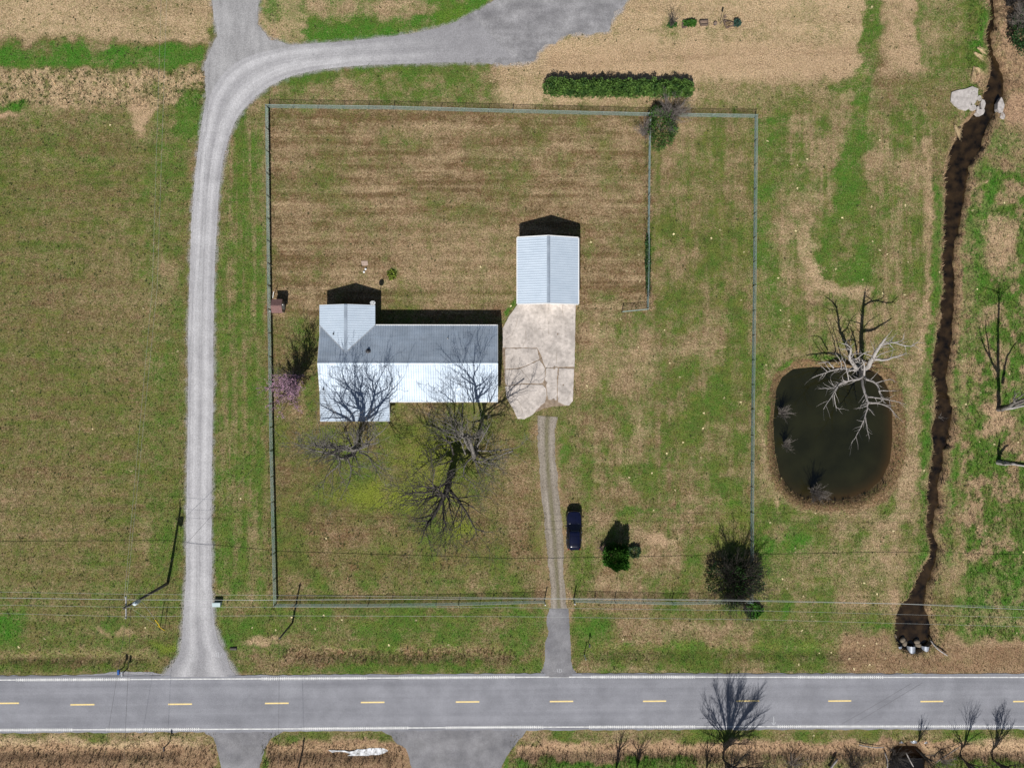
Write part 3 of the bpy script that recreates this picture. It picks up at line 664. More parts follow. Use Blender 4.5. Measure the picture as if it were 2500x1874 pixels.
flat('paved_apron', 'wide asphalt apron south of the road with patched edge', [(920,1772),(934,1784),(955,1795),(970,1815),(992,1826),(999,1850),(1006,1874),(1010,1990),(1205,1990),(1226,1866),(1242,1836),(1262,1812),(1280,1790),(1292,1772)], m_asph2, .026, jit=.08, seed=9)
# gravel shoulder beside the mailboxes
flat('gravel_shoulder', 'thin pale gravel shoulder where the mailboxes stand', [(150,1650),(235,1644),(300,1638),(372,1640),(398,1644),(392,1652),(300,1655),(160,1656)], m_grav, .020, jit=.08, seed=10)
# concrete slab in broken pieces
m_conc = mat('old_concrete', (.52, .468, .43), (.39, .35, .32), scale=2.0, rough=.9, bump=.02, bscale=6, detail=12)
slab = struct(thing('concrete_slab', 'cracked pale concrete parking slab in front of the garage', 'slab', P(1315, 860))); del slab['category']
def zz(pts): return [(1220 + x / 5.35, 720 + y / 5.35) for x, y in pts]
pieces = [zz([(240,112),(990,112),(985,480),(978,935),(760,940),(740,935),(680,945),(600,945),(575,890),(545,800),(505,715),(490,690),(40,688),(38,440),(70,370),(130,260)]),
          zz([(72,700),(488,700),(520,840),(330,925),(230,958),(75,965)]),
          zz([(75,975),(235,968),(335,936),(520,852),(560,905),(585,950),(588,1100),(560,1145),(500,1160),(300,1150),(100,1180),(70,1150)]),
          zz([(70,1200),(120,1190),(300,1165),(490,1172),(560,1170),(605,1220),(612,1310),(590,1400),(480,1500),(430,1560),(320,1620),(235,1615),(190,1520),(90,1340)]),
          zz([(600,955),(680,958),(750,948),(760,960),(748,1080),(745,1370),(640,1365),(620,1300),(612,1200),(595,1110)]),
          zz([(772,958),(970,965),(962,1180),(952,1380),(905,1440),(850,1440),(760,1395),(755,1200),(765,1050)])]
for i, pc in enumerate(pieces):
    mb = MB(); mb.prism(resample(wpts(pc), .35, .035, 20 + i), -.1, .075 + (.006 * ((i * 7) % 4)))
    mb.build('slab_piece', m_conc, slab)
mb = MB(); mb.prism(resample(wpts(zz([(30,690),(245,108),(992,108),(978,940),(955,1385),(900,1440),(740,1450),(560,1480),(320,1610),(235,1610),(80,1300),(40,800)])), .5, .05, 3), -.15, .035)
struct(mb.build('dirt_bed', mat('dirt_joint', (.30, .235, .175), (.19, .14, .10), scale=3, rough=.95, bump=.02), slab))

# ================================================================== BUILDINGS
m_roof = mat('white_ribbed_metal', (.42, .485, .565), (.36, .425, .505), scale=.8, rough=.62, metal=0.5, spec=.5, detail=6)
m_trim = mat('white_trim', (.75, .75, .74), (.66, .66, .66), scale=2, rough=.6)
m_wall = mat('pale_siding', (.52, .48, .42), (.44, .41, .36), scale=2, rough=.8)
m_glass = mat('window_glass', (.02, .025, .03), (.03, .035, .04), scale=1, rough=.08, spec=.6)
m_door = mat('door_paint', (.55, .55, .55), (.48, .48, .48), scale=2, rough=.6)
def slope(name, a, b, down, parent, m=m_roof, rib=.305, h=.034, th=.06):
    """ribbed sheet from ridge line a-b down by a vector"""
    a, b, down = Vector(a), Vector(b), Vector(down); L = (b - a).length; d = (b - a) / L
    nrm = d.cross(down).normalized()
    if nrm.z < 0: nrm = -nrm
    ts = []; t = 0
    while t < L - .02:
        for o_, hh in ((0, 0), (rib - .10, 0), (rib - .075, h), (rib - .025, h)):
            if t + o_ < L: ts.append((t + o_, hh))
        t += rib
    ts.append((L, 0))
    mb = MB(); vs = []; fs = []
    for t, hh in ts:
        p = a + d * t + nrm * hh; q = p + down; e = a + d * t - nrm * th
        vs += [p, q, e, e + down]
    for i in range(len(ts) - 1):
        k = 4 * i
        fs += [(k, k + 1, k + 5, k + 4), (k + 2, k + 6, k + 7, k + 3), (k + 1, k + 3, k + 7, k + 5), (k, k + 4, k + 6, k + 2)]
    k = 4 * (len(ts) - 1); fs += [(0, 2, 3, 1), (k, k + 1, k + 3, k + 2)]
    mb.add(vs, fs); return mb.build(name, m, parent)
def capstrip(name, a, b, down, parent, w=.22):
    a, b = Vector(a), Vector(b); d = (b - a).normalized(); s_ = Vector(down[0]).normalized(); s2 = Vector(down[1]).normalized()
    up = Vector((0, 0, .045)); vs = [a + s_ * w + up * .6, a + up, a + s2 * w + up * .6, b + s_ * w + up * .6, b + up, b + s2 * w + up * .6]
    mb = MB(); mb.add(vs, [(0, 1, 4, 3), (1, 2, 5, 4)]); return mb.build(name, m_roof, parent)
def bar(name, a, b, w, h, m, parent):
    a, b = Vector(a), Vector(b); d = (b - a).normalized(); n_ = d.cross(Vector((0, 0, 1))).normalized() * w / 2; u_ = Vector((0, 0, h / 2))
    mb = MB(); vs = [a - n_ - u_, a + n_ - u_, a + n_ + u_, a - n_ + u_, b - n_ - u_, b + n_ - u_, b + n_ + u_, b - n_ + u_]
    mb.add(vs, ((0, 1, 2, 3), (7, 6, 5, 4), (0, 4, 5, 1), (1, 5, 6, 2), (2, 6, 7, 3), (3, 7, 4, 0))); return mb.build(name, m, parent)
def window(c, ax, w, h, parent, name='window'):
    """window on a wall; ax = outward normal (unit, horizontal)"""
    c = Vector(c); ax = Vector(ax); s_ = Vector((0, 0, 1)).cross(ax); rz = math.atan2(s_.y, s_.x)
    f = MB()
    for q, d in ((s_ * (w / 2), (.09, .08, h)), (-s_ * (w / 2), (.09, .08, h)), (Vector((0, 0, h / 2)), (w + .09, .08, .09)), (Vector((0, 0, -h / 2)), (w + .12, .12, .09)), (Vector(), (w, .05, .05))):
        f.box(c + q, d, rz)
    fo = f.build(name, m_trim, parent)
    g = MB(); g.box(c, (w - .02, .03, h - .02), rz); g.build('pane', m_glass, fo)
def panel(name, c, ax, w, h, m, parent, t=.06):
    ax = Vector(ax); s_ = Vector((0, 0, 1)).cross(ax); g = MB(); g.box(c, (w, t, h), math.atan2(s_.y, s_.x)); return g.build(name, m, parent)

def stain(m, scale, lo, hi=1.0, stretch=None, p0=.38, p1=.62):
    nt = m.node_tree; b = nt.nodes['Principled BSDF']; src = b.inputs['Base Color'].links[0].from_socket
    geo = N(nt, 'ShaderNodeNewGeometry'); mp = N(nt, 'ShaderNodeMapping'); mp.inputs['Scale'].default_value = stretch or (1, 1, 1); nt.links.new(geo.outputs['Position'], mp.inputs[0])
    n = N(nt, 'ShaderNodeTexNoise'); n.inputs['Scale'].default_value = scale; n.inputs['Detail'].default_value = 7; n.inputs['Roughness'].default_value = .65; nt.links.new(mp.outputs[0], n.inputs['Vector'])
    r_ = N(nt, 'ShaderNodeMapRange'); r_.inputs['From Min'].default_value = p0; r_.inputs['From Max'].default_value = p1; r_.inputs['To Min'].default_value = lo; r_.inputs['To Max'].default_value = hi
    nt.links.new(n.outputs['Fac'], r_.inputs[0]); nt.links.new(MIX(nt, 1.0, src, r_.outputs[0], 'MULTIPLY'), b.inputs['Base Color'])
stain(m_roof, .5, .86, 1.06); stain(m_roof, 1.0, .92, 1.03, (.25, 3, 1)); stain(m_conc, .55, .74, 1.12); stain(m_conc, 3.0, .72, 1.05, None, .30, .46); stain(m_asph, .25, .90, 1.06); stain(m_asph2, .5, .80, 1.08); stain(m_grav, .5, .93, 1.06); stain(m_lot, .5, .82, 1.12)
m_crack = mat('crack_dirt', (.25, .195, .15), (.17, .13, .095), scale=4)
rnd = random.Random(77)
for line_ in ([(235, 300), (215, 400), (160, 520), (45, 610)], [(630, 110), (632, 330), (640, 560)], [(640, 605), (690, 602), (735, 612)], [(740, 680), (745, 935)], [(330, 440), (345, 560), (300, 690)], [(880, 1370), (915, 1290), (940, 1240)], [(260, 960), (350, 1060), (430, 1180)], [(150, 1300), (260, 1400), (300, 1560)], [(820, 120), (830, 330)], [(500, 440), (620, 445)], [(650, 1190), (745, 1185)]):
    pts = [P(*q, .108) for q in zz(line_)]; mb = MB(); L_ = []; R_ = []
    for i in range(len(pts) - 1):
        for k in range(8):
            p_ = pts[i].lerp(pts[i + 1], k / 8); d = (pts[i + 1] - pts[i]).normalized(); n_ = Vector((-d.y, d.x, 0)); p_ = p_ + n_ * rnd.uniform(-.05, .05); w_ = rnd.uniform(.003, .018)
            L_.append(p_ + n_ * w_); R_.append(p_ - n_ * w_)
    vs, fs = ribbon(L_, R_, .104); mb.add(vs, fs); mb.build('crack', m_crack, slab)
for px_, r_ in ((zz([(545, 850)])[0], .26), (zz([(715, 950)])[0], .22), (zz([(600, 1150)])[0], .3), (zz([(755, 510)])[0], .14), (zz([(210, 700)])[0], .13), (zz([(765, 1040)])[0], .16), (zz([(830, 1175)])[0], .13), (zz([(700, 1390)])[0], .4)):
    c_ = P(*px_); mb = MB(); mb.add([(c_.x + math.cos(a_) * r_ * rnd.uniform(.4, 1) * .8, c_.y + math.sin(a_) * r_ * rnd.uniform(.5, 1.3), .106) for a_ in [2 * math.pi * k / 14 for k in range(14)]], [tuple(range(14))]); mb.build('dirt_patch', m_crack, slab)
# ---- house
ZE = 2.3; PT = .31
yN = P(0 + 1000, 794, ZE).y; yS = P(1000, 980, ZE).y; xL = P(779, 885, 3).x; xR = P(1215, 885, 3).x
half = (yN - yS) / 2; yR = (yN + yS) / 2; ZR = ZE + PT * half
house = thing('house', 'long low house with white ribbed metal roof and cross gables', 'house', ((xL + xR) / 2, yR, 0))
ov = .35
mb = MB(); mb.box(((xL + xR) / 2, yR, (ZE - .02) / 2), (xR - xL - 2 * ov, 2 * half - 2 * ov, ZE - .02)); mb.build('wall', m_wall, house)
for x in (xL + ov + .02, xR - ov - .02):
    mb = MB(); zt = ZE - .02; w_ = half - ov - .02
    mb.add([(x - .06, yR - w_, zt), (x - .06, yR + w_, zt), (x - .06, yR, zt + PT * w_ - .02), (x + .06, yR - w_, zt), (x + .06, yR + w_, zt), (x + .06, yR, zt + PT * w_ - .02)],
           [(0, 1, 2), (5, 4, 3), (0, 3, 4, 1), (1, 4, 5, 2), (2, 5, 3, 0)]); mb.build('gable_wall', m_wall, house)
slope('roof_slope', (xL, yR, ZR), (xR, yR, ZR), (0, half, -PT * half), house)
slope('roof_slope', (xL, yR, ZR), (xR, yR, ZR), (0, -half, -PT * half), house)
capstrip('ridge_cap', (xL - .02, yR, ZR), (xR + .02, yR, ZR), ((0, half, -PT * half), (0, -half, -PT * half)), house)
m_roof2 = mat('pale_blue_ribbed_metal', (.52, .60, .69), (.47, .55, .64), scale=.7, rough=.5, metal=.25, spec=.5, detail=6)
def wing(xa, xb, yend, sgn, nm):
    """cross gable: ridge runs north-south, ends at yend"""
    xm = (xa + xb) / 2; hw = (xb - xa) / 2; zr = ZE + PT * hw + .02
    y0 = yR + sgn * (half - hw) * 1.0         # where its ridge dies into the main slope
    L_ = abs(yend - y0)
    for s_ in (-1, 1):
        slope('roof_slope', (xm, yend, zr), (xm, y0 - sgn * .1, zr), (s_ * hw, 0, -PT * hw), house, m_roof2, h=.02)
    capstrip('ridge_cap', (xm, yend + sgn * .02, zr), (xm, y0, zr), ((hw, 0, -PT * hw), (-hw, 0, -PT * hw)), house)
    ya = yR + sgn * (half - ov - .1); yb = yend - sgn * .3
    mb = MB(); mb.box((xm, (ya + yb) / 2, (ZE - .04) / 2), (2 * hw - 2 * ov, abs(yb - ya), ZE - .04)); mb.build('wall', m_wall, house)
    mb = MB(); y = yb - sgn * .08; w_ = hw - ov - .02; zt = ZE - .04
    mb.add([(xm - w_, y - .06, zt), (xm + w_, y - .06, zt), (xm, y - .06, zt + PT * w_ - .02), (xm - w_, y + .06, zt), (xm + w_, y + .06, zt), (xm, y + .06, zt + PT * w_ - .02)],
           [(0, 1, 2), (5, 4, 3), (0, 3, 4, 1), (1, 4, 5, 2), (2, 5, 3, 0)]); mb.build('gable_wall', m_wall, house)
    for s_ in (-1, 1):      # rake boards and eave trim
        bar('rake_board', (xm, yend + sgn * .015, zr - .06), (xm + s_ * hw, yend + sgn * .015, ZE - .045), .03, .15, m_trim, house)
    # valley flashing strips
    for s_ in (-1, 1):
        A = Vector((xm + s_ * hw, yR + sgn * half, ZE + .035)); B = Vector((xm, y0, zr + .02))
        d = (B - A).normalized(); n_ = d.cross(Vector((0, 0, 1))).normalized() * .07
        mb = MB(); mb.add([A - n_, A + n_, B + n_, B - n_], [(0, 1, 2, 3)]); mb.build('valley_flashing', mat('dull_flashing', (.30, .32, .35), (.24, .26, .29), rough=.5), house)
    return xm, zr
wx0, wx1 = P(780, 780, ZE).x, P(916, 780, ZE).x
wing(wx0, wx1, P(850, 744, ZE + .5).y, 1, 'n')
px0, px1 = P(782, 1000, ZE).x, P(951, 1000, ZE).x
pyt = P(866, 957, 2.6).y; pyb = P(866, 1028, 2.3).y; pzt = ZE + PT * (pyt - yS) + .04; pzb = ZE - .04
slope('porch_roof', (px0, pyt, pzt), (px0, pyb, pzb), (px1 - px0, 0, 0), house)
mb = MB(); mb.box(((px0 + px1) / 2, (pyb + yS) / 2 + .25, 1.08), (px1 - px0 - .8, yS - pyb + .3, 2.16)); mb.build('porch_wall', m_wall, house)
bar('rake_board', (px0, pyb - .02, pzb - .05), (px1, pyb - .02, pzb - .05), .03, .14, m_trim, house)
for x_ in (px0 - .02, px1 + .02): bar('rake_board', (x_, pyb, pzb - .06), (x_, yS, ZE + .05), .03, .13, m_trim, house)
for y, s_ in ((yN, 1), (yS, -1)):
    xa, xb = (wx1 + .05, xR) if s_ > 0 else (px1 + .05, xR)
    bar('gutter', (xa, y + s_ * .05, ZE - .04), (xb, y + s_ * .05, ZE - .04), .11, .11, m_trim, house)
for x, s_ in ((xL, -1), (xR, 1)):
    for t in (-1, 1): bar('rake_board', (x + s_ * .015, yR, ZR - .07), (x + s_ * .015, yR + t * half, ZE - .07), .03, .15, m_trim, house)
for x in (950, 1020, 1100, 1170):
    window((P(x, 794, 1.4).x, yN - ov + .02, 1.45), (0, 1, 0), 1.1, 1.0, house)
for x in (1000, 1150): window((P(x, 980, 1.4).x, yS + ov - .02, 1.45), (0, -1, 0), 1.4, 1.1, house)
panel('door', (P(1065, 980, 1).x, yS + ov - .02, 1.05), (0, -1, 0), .95, 2.05, m_door, house)
panel('door', (P(1060, 794, 1).x, yN - ov + .02, 1.05), (0, 1, 0), .95, 2.05, m_door, house)
window((P(845, 1027, 1.4).x, pyb + .38, 1.4), (0, -1, 0), 1.6, 1.2, house)
window((P(845, 744, 1.4).x, P(850, 744, ZE + .5).y - .28, 1.4), (0, 1, 0), 1.4, 1.1, house)
m_vent = mat('vent_pipe', (.06, .06, .065), (.04, .04, .045), rough=.5)
def roof_z(x, y): return ZR - PT * abs(y - yR)
def vent(px, py, r, h, m=m_vent, name='roof_vent'):
    p = P(px, py, 3.0); z = ZE + .2
    z = max(roof_z(p.x, p.y), ZE)
    if wx0 < p.x < wx1 and p.y > yR: z = max(z, ZE + PT * ((wx1 - wx0) / 2 - abs(p.x - (wx0 + wx1) / 2)))
    mb = MB(); mb.tube([(p.x, p.y, z - .1), (p.x, p.y, z + h), (p.x, p.y, z + h + .02)], [r, r, r * .8], 10); v_ = mb.build(name, m, house, True)
    mb = MB(); mb.tube([(p.x, p.y, z - .03), (p.x, p.y, z + .05), (p.x, p.y, z + .10)], [r * 2.2, r * 2.0, r], 10); mb.build('flashing_boot', m_vent, v_)
vent(814, 815, .06, .35); vent(900, 858, .16, .32); vent(1093, 826, .05, .3, m_trim); vent(789, 950, .06, .5)

# ---- garage
GZ = 2.5
ga = P(1263, 660, GZ).x; gb = P(1412, 660, GZ).x; gn = P(1340, 578, GZ + .6).y; gs = P(1340, 741, GZ + .3).y
gm = (ga + gb) / 2; gh = (gb - ga) / 2; GP = .30; GR = GZ + GP * gh
garage = thing('garage', 'detached garage with pale blue-white ribbed metal gable roof', 'garage', (gm, (gn + gs) / 2, 0))
m_roof2 = mat('pale_blue_ribbed_metal', (.50, .58, .68), (.45, .53, .63), scale=.7, rough=.5, metal=.25, spec=.5, detail=6)
for s_ in (-1, 1): slope('roof_slope', (gm, gs, GR), (gm, gn, GR), (s_ * gh, 0, -GP * gh), garage, m_roof2, h=.013)
capstrip('ridge_cap', (gm, gs - .02, GR), (gm, gn + .02, GR), ((gh, 0, -GP * gh), (-gh, 0, -GP * gh)), garage)
mb = MB(); mb.box((gm, (gn + gs) / 2, (GZ - .04) / 2), (2 * gh - .5, gn - gs - .5, GZ - .04)); mb.build('wall', m_wall, garage)
for y in (gs + .32, gn - .32):
    mb = MB(); w_ = gh - .27; zt = GZ - .04
    mb.add([(gm - w_, y - .06, zt), (gm + w_, y - .06, zt), (gm, y - .06, zt + GP * w_ - .02), (gm - w_, y + .06, zt), (gm + w_, y + .06, zt), (gm, y + .06, zt + GP * w_ - .02)],
           [(0, 1, 2), (5, 4, 3), (0, 3, 4, 1), (1, 4, 5, 2), (2, 5, 3, 0)]); mb.build('gable_wall', m_wall, garage)
for y, s_ in ((gs, -1), (gn, 1)):
    for t in (-1, 1): bar('rake_board', (gm, y + s_ * .05, GR - .05), (gm + t * gh, y + s_ * .05, GZ - .05), .12, .16, m_trim, garage)
for t in (-1, 1): bar('gutter', (gm + t * (gh + .05), gs, GZ - .05), (gm + t * (gh + .05), gn, GZ - .05), .11, .11, m_trim, garage)
for t in (-1, 1):
    d = panel('garage_door', (gm + t * 1.75, gs + .24, 1.1), (0, -1, 0), 2.6, 2.15, m_trim, garage)

# ---- small brown-roofed well house by the west fence
p = P(676, 747, 1.5); wz = 1.45
well = thing('well_house', 'tiny shed with brown shingle roof beside the west fence', 'shed', (p.x, p.y, 0))
hx, hy = .68, .86
m_sh1 = mat('brown_shingle', (.20, .115, .105), (.14, .08, .075), scale=6, rough=.9, bump=.01)
for s_ in (-1, 1):
    for r_ in range(5):     # shingle courses
        t0 = r_ / 5; t1 = (r_ + 1.15) / 5
        mb = MB(); ya, yb = p.y + s_ * hy * t0, p.y + s_ * hy * min(t1, 1.02)
        za, zb = wz + .45 * (1 - t0) + .004 - .006 * r_, wz + .45 * (1 - min(t1, 1.02)) + .022 - .006 * r_
        mb.add([(p.x - hx, ya, za), (p.x + hx, ya, za), (p.x + hx, yb, zb), (p.x - hx, yb, zb), (p.x - hx, ya, za - .03), (p.x + hx, ya, za - .03), (p.x + hx, yb, zb - .03), (p.x - hx, yb, zb - .03)],
               [(0, 1, 2, 3), (7, 6, 5, 4), (0, 4, 5, 1), (1, 5, 6, 2), (2, 6, 7, 3), (3, 7, 4, 0)])
        mb.build('shingle_course', m_sh1, well)
mb = MB(); mb.box((p.x, p.y, wz / 2), (2 * hx - .24, 2 * hy - .3, wz)); mb.build('wall', mat('weathered_board', (.30, .25, .20), (.22, .18, .14), scale=4, stretch=(1, 1, .2)), well)
for sx in (-1, 1):
    mb = MB(); w_ = hy - .17; x = p.x + sx * (hx - .16)
    mb.add([(x - .03, p.y - w_, wz), (x - .03, p.y + w_, wz), (x - .03, p.y, wz + .36), (x + .03, p.y - w_, wz), (x + .03, p.y + w_, wz), (x + .03, p.y, wz + .36)],
           [(0, 1, 2), (5, 4, 3), (0, 3, 4, 1), (1, 4, 5, 2), (2, 5, 3, 0)]); mb.build('gable_wall', MATS['weathered_board'], well)
panel('door', (p.x + hx - .11, p.y, .75), (1, 0, 0), .7, 1.3, m_trim, well, .04)
mb = MB(); mb.tube([(p.x + hx + .02, p.y + .15, wz + .22), (p.x + hx + .16, p.y + .15, wz + .22)], .05, 8); mb.build('light_fitting', m_trim, well)
bo = MB(); bo.tube([P(666, 727, .05), P(668, 712, 1.2)], .04, 6); tag(bo.build('white_post', m_trim), 'white post leaning behind the tiny brown-roofed shed', 'post')
bo = MB(); bo.box(P(664, 759, .08), (.6, .16, .14), .1); tag(bo.build('white_plank', m_trim), 'short white board on the grass in front of the tiny shed', 'board')
bo = MB(); bo.tube([P(690, 757, .06), P(694, 741, .5)], [.05, .03], 6); tag(bo.build('branch', mat('pale_wood', (.50, .44, .36), (.38, .33, .27), scale=5)), 'pale stick propped at the corner of the tiny shed', 'branch')

# ---- satellite dish on the roof corner of the wing
q = P(911, 739, 2.9); dish = thing('satellite_dish', 'small grey satellite dish on a mast at the house corner', 'dish', (q.x, q.y, ZE - .1))
m_dish = mat('dish_grey', (.34, .35, .36), (.28, .29, .30), rough=.6)
mb = MB(); mb.tube([(q.x, q.y - .15, ZE - .1), (q.x, q.y - .15, ZE + .55), (q.x, q.y - .1, ZE + .75)], .03, 8); mb.build('mast', m_dish, dish)
mb = MB(); nn = Vector((.12, -.72, .69)).normalized(); e1 = nn.orthogonal().normalized(); e2 = nn.cross(e1); cc = Vector((q.x, q.y, ZE + .95))
rings = []
for r_, dpt in ((.0, 0), (.13, .012), (.27, .05), (.34, .08)):
    rings.append([cc + nn * dpt + (e1 * math.cos(a) + e2 * math.sin(a)) * r_ for a in [2 * math.pi * k / 18 for k in range(18)]])
vs = [v for r_ in rings for v in r_]; fs = []
for i in range(3):
    for k in range(18): fs.append((i * 18 + k, i * 18 + (k + 1) % 18, (i + 1) * 18 + (k + 1) % 18, (i + 1) * 18 + k))
mb.add(vs, fs); mb.build('reflector', m_dish, dish, True)
mb = MB(); mb.tube([cc - e1 * .45 + nn * .06, cc + nn * .5], .018, 6); mb.build('feed_arm', m_dish, dish)
mb = MB(); mb.box(cc + nn * .52, (.09, .09, .12)); mb.build('feed_horn', m_dish, dish)

# ================================================================== CAR
def build_car():
    c = P(1401, 1293, .6); t = thing('car', 'dark navy blue sport utility vehicle parked nose-up beside the gravel track', 'car', (c.x, c.y, 0))
    x0, y0 = c.x, c.y; Lh = 2.58; Wh = .97
    paint_ = mat('navy_paint', (.003, .0045, .022), (.002, .003, .014), scale=2, rough=.22, spec=.4, coat=.3)
    blk = mat('black_trim', (.012, .012, .013), (.008, .008, .009), rough=.6); gl = mat('car_glass', (.006, .008, .018), (.004, .005, .012), rough=.12, spec=.4)
    chrome = mat('chrome_trim', (.55, .56, .58), (.45, .46, .48), rough=.25, metal=.9)
    # lower body: outline in plan, lofted in height
    def outline(w, l, zf, n=9):
        pts = []
        for sy, rad in ((1, .85), (-1, .60)):
            for k in range(n):
                a = math.pi * k / (n - 1)
                if sy > 0: px_, py_ = math.cos(a), math.sin(a)
                else: px_, py_ = -math.cos(a), -math.sin(a)
                e = .78
                px_ = math.copysign(abs(px_) ** e, px_); py_ = math.copysign(abs(py_) ** e, py_)
                pts.append((x0 + px_ * w, y0 + (sy * (l - rad)) + py_ * rad, zf))
        return pts
    lv = [(.90 * Wh, .955 * Lh, .32), (.985 * Wh, .99 * Lh, .45), (Wh, Lh, .68), (.985 * Wh, .985 * Lh, .90), (.93 * Wh, .955 * Lh, 1.04), (.86 * Wh, .90 * Lh, 1.08)]
    vs = []; fs = []
    for w, l, z in lv: vs += outline(w, l, z)
    n = 18
    for i in range(len(lv) - 1):
        for k in range(n): fs.append((i * n + k, i * n + (k + 1) % n, (i + 1) * n + (k + 1) % n, (i + 1) * n + k))
    fs.append(tuple(range(n - 1, -1, -1))); fs.append(tuple((len(lv) - 1) * n + k for k in range(n)))
    mb = MB(); mb.add(vs, fs); body = mb.build('body', paint_, t, True)
    md = body.modifiers.new('b', 'BEVEL'); md.width = .03; md.segments = 2; md.limit_method = 'ANGLE'
    # hood, slightly domed
    mb = MB(); g = []
    for i in range(6):
        for j in range(7):
            u, v = j / 6 * 2 - 1, i / 5
            g.append((x0 + u * (.84 - .26 * v * v) * 1.0, y0 + .72 + v * 1.66, 1.085 + .075 * (1 - u * u * .7) * (1 - v ** 3 * .8)))
    fs = [(i * 7 + j, i * 7 + j + 1, i * 7 + j + 8, i * 7 + j + 7) for i in range(5) for j in range(6)]
    mb.add(g, fs); mb.build('hood', paint_, t, True)
    # cabin: greenhouse of glass and a roof panel
    def ring(z, yf, yb, w): 
        r_ = .22
        return [(x0 - w, y0 + yf - r_, z), (x0 - w + r_, y0 + yf, z), (x0 + w - r_, y0 + yf, z), (x0 + w, y0 + yf - r_, z), (x0 + w, y0 + yb + r_, z), (x0 + w - r_, y0 + yb, z), (x0 - w + r_, y0 + yb, z), (x0 - w, y0 + yb + r_, z)]
    rr = [ring(1.06, .98, -2.42, .90), ring(1.42, .52, -2.34, .80), ring(1.72, .12, -2.18, .72)]
    vs = sum(rr, []); fs = []
    for i in range(2):
        for k in range(8): fs.append((i * 8 + k, i * 8 + k + 1 if k < 7 else i * 8, (i + 1) * 8 + (k + 1) % 8, (i + 1) * 8 + k))
    fs = [tuple(reversed(f)) for f in fs]
    mb = MB(); mb.add(vs, fs); mb.build('window_band', gl, t, True)
    mb = MB(); g = []
    for i in range(8):
        for j in range(7):
            u, v = j / 6 * 2 - 1, i / 7; w = .78 * (1 - .16 * abs(2 * v - 1) ** 4)
            g.append((x0 + u * w, y0 + .14 - v * 2.34, 1.725 + .07 * (1 - u ** 4) * (1 - (2 * v - 1) ** 4) - (.03 if abs(u) > .9 else 0)))
    fs = [(i * 7 + j + 7, i * 7 + j + 8, i * 7 + j + 1, i * 7 + j) for i in range(7) for j in range(6)]
    mb.add(g, fs); ro = mb.build('roof', paint_, t, True)
    md = ro.modifiers.new('s', 'SOLIDIFY'); md.thickness = .05
    for s_ in (-1, 1):
        mb = MB(); mb.tube([(x0 + s_ * .66, y0 - .05, 1.79), (x0 + s_ * .665, y0 - .2, 1.83), (x0 + s_ * .665, y0 - 1.7, 1.83), (x0 + s_ * .66, y0 - 1.85, 1.79)], .022, 6); mb.build('roof_rail', blk, t)
        for yy in (.12, -.95, -1.65):
            mb = MB(); mb.tube([(x0 + s_ * .91, y0 + yy + (.6 if yy > 0 else 0), 1.09), (x0 + s_ * .735, y0 + yy, 1.72)], .035, 6); mb.build('pillar', paint_, t)
        mb = MB(); mb.box((x0 + s_ * 1.06, y0 + .62, 1.12), (.2, .12, .15)); mb.build('mirror', paint_, t, bevel=.03)
        mb = MB(); mb.box((x0 + s_ * .62, y0 + 2.30, .86), (.30, .16, .16)); mb.build('headlight', chrome, t, bevel=.03)
        mb = MB(); mb.box((x0 + s_ * .74, y0 - 2.40, .95), (.16, .14, .36)); mb.build('tail_light', mat('tail_red', (.25, .01, .01), (.18, .01, .01), rough=.2), t, bevel=.03)
        for yy in (1.55, -1.5):
            mb = MB(); wx = x0 + s_ * .86
            mb.tube([(wx - .13, y0 + yy, .38), (wx + .13, y0 + yy, .38)], .38, 20); w = mb.build('wheel', blk, t)
            mb = MB(); mb.tube([(wx - .135, y0 + yy, .38), (wx + .135, y0 + yy, .38)], .24, 14); mb.build('rim', chrome, w)
        mb = MB(); mb.tube([(x0 + s_ * .08, y0 + .93, 1.115), (x0 + s_ * .66, y0 + .90, 1.13)], .022, 5); mb.build('wiper', chrome, t)
        for yy in (-.25, -1.2):
            mb = MB(); mb.box((x0 + s_ * .975, y0 + yy, .98), (.04, .2, .035)); mb.build('door_handle', chrome, t)
    mb = MB(); mb.box((x0, y0 + 2.5, .72), (1.1, .06, .24)); mb.build('grille', blk, t)
    mb = MB(); mb.box((x0, y0 + 2.46, .48), (1.15, .18, .22)); mb.build('bumper', blk, t, bevel=.05)
    mb = MB(); mb.box((x0, y0 - 2.46, .52), (1.2, .18, .26)); mb.build('bumper', blk, t, bevel=.05)
    mb = MB(); mb.box((x0, y0 - 2.26, 1.70), (1.2, .2, .04)); mb.build('spoiler', paint_, t, bevel=.015)
build_car()

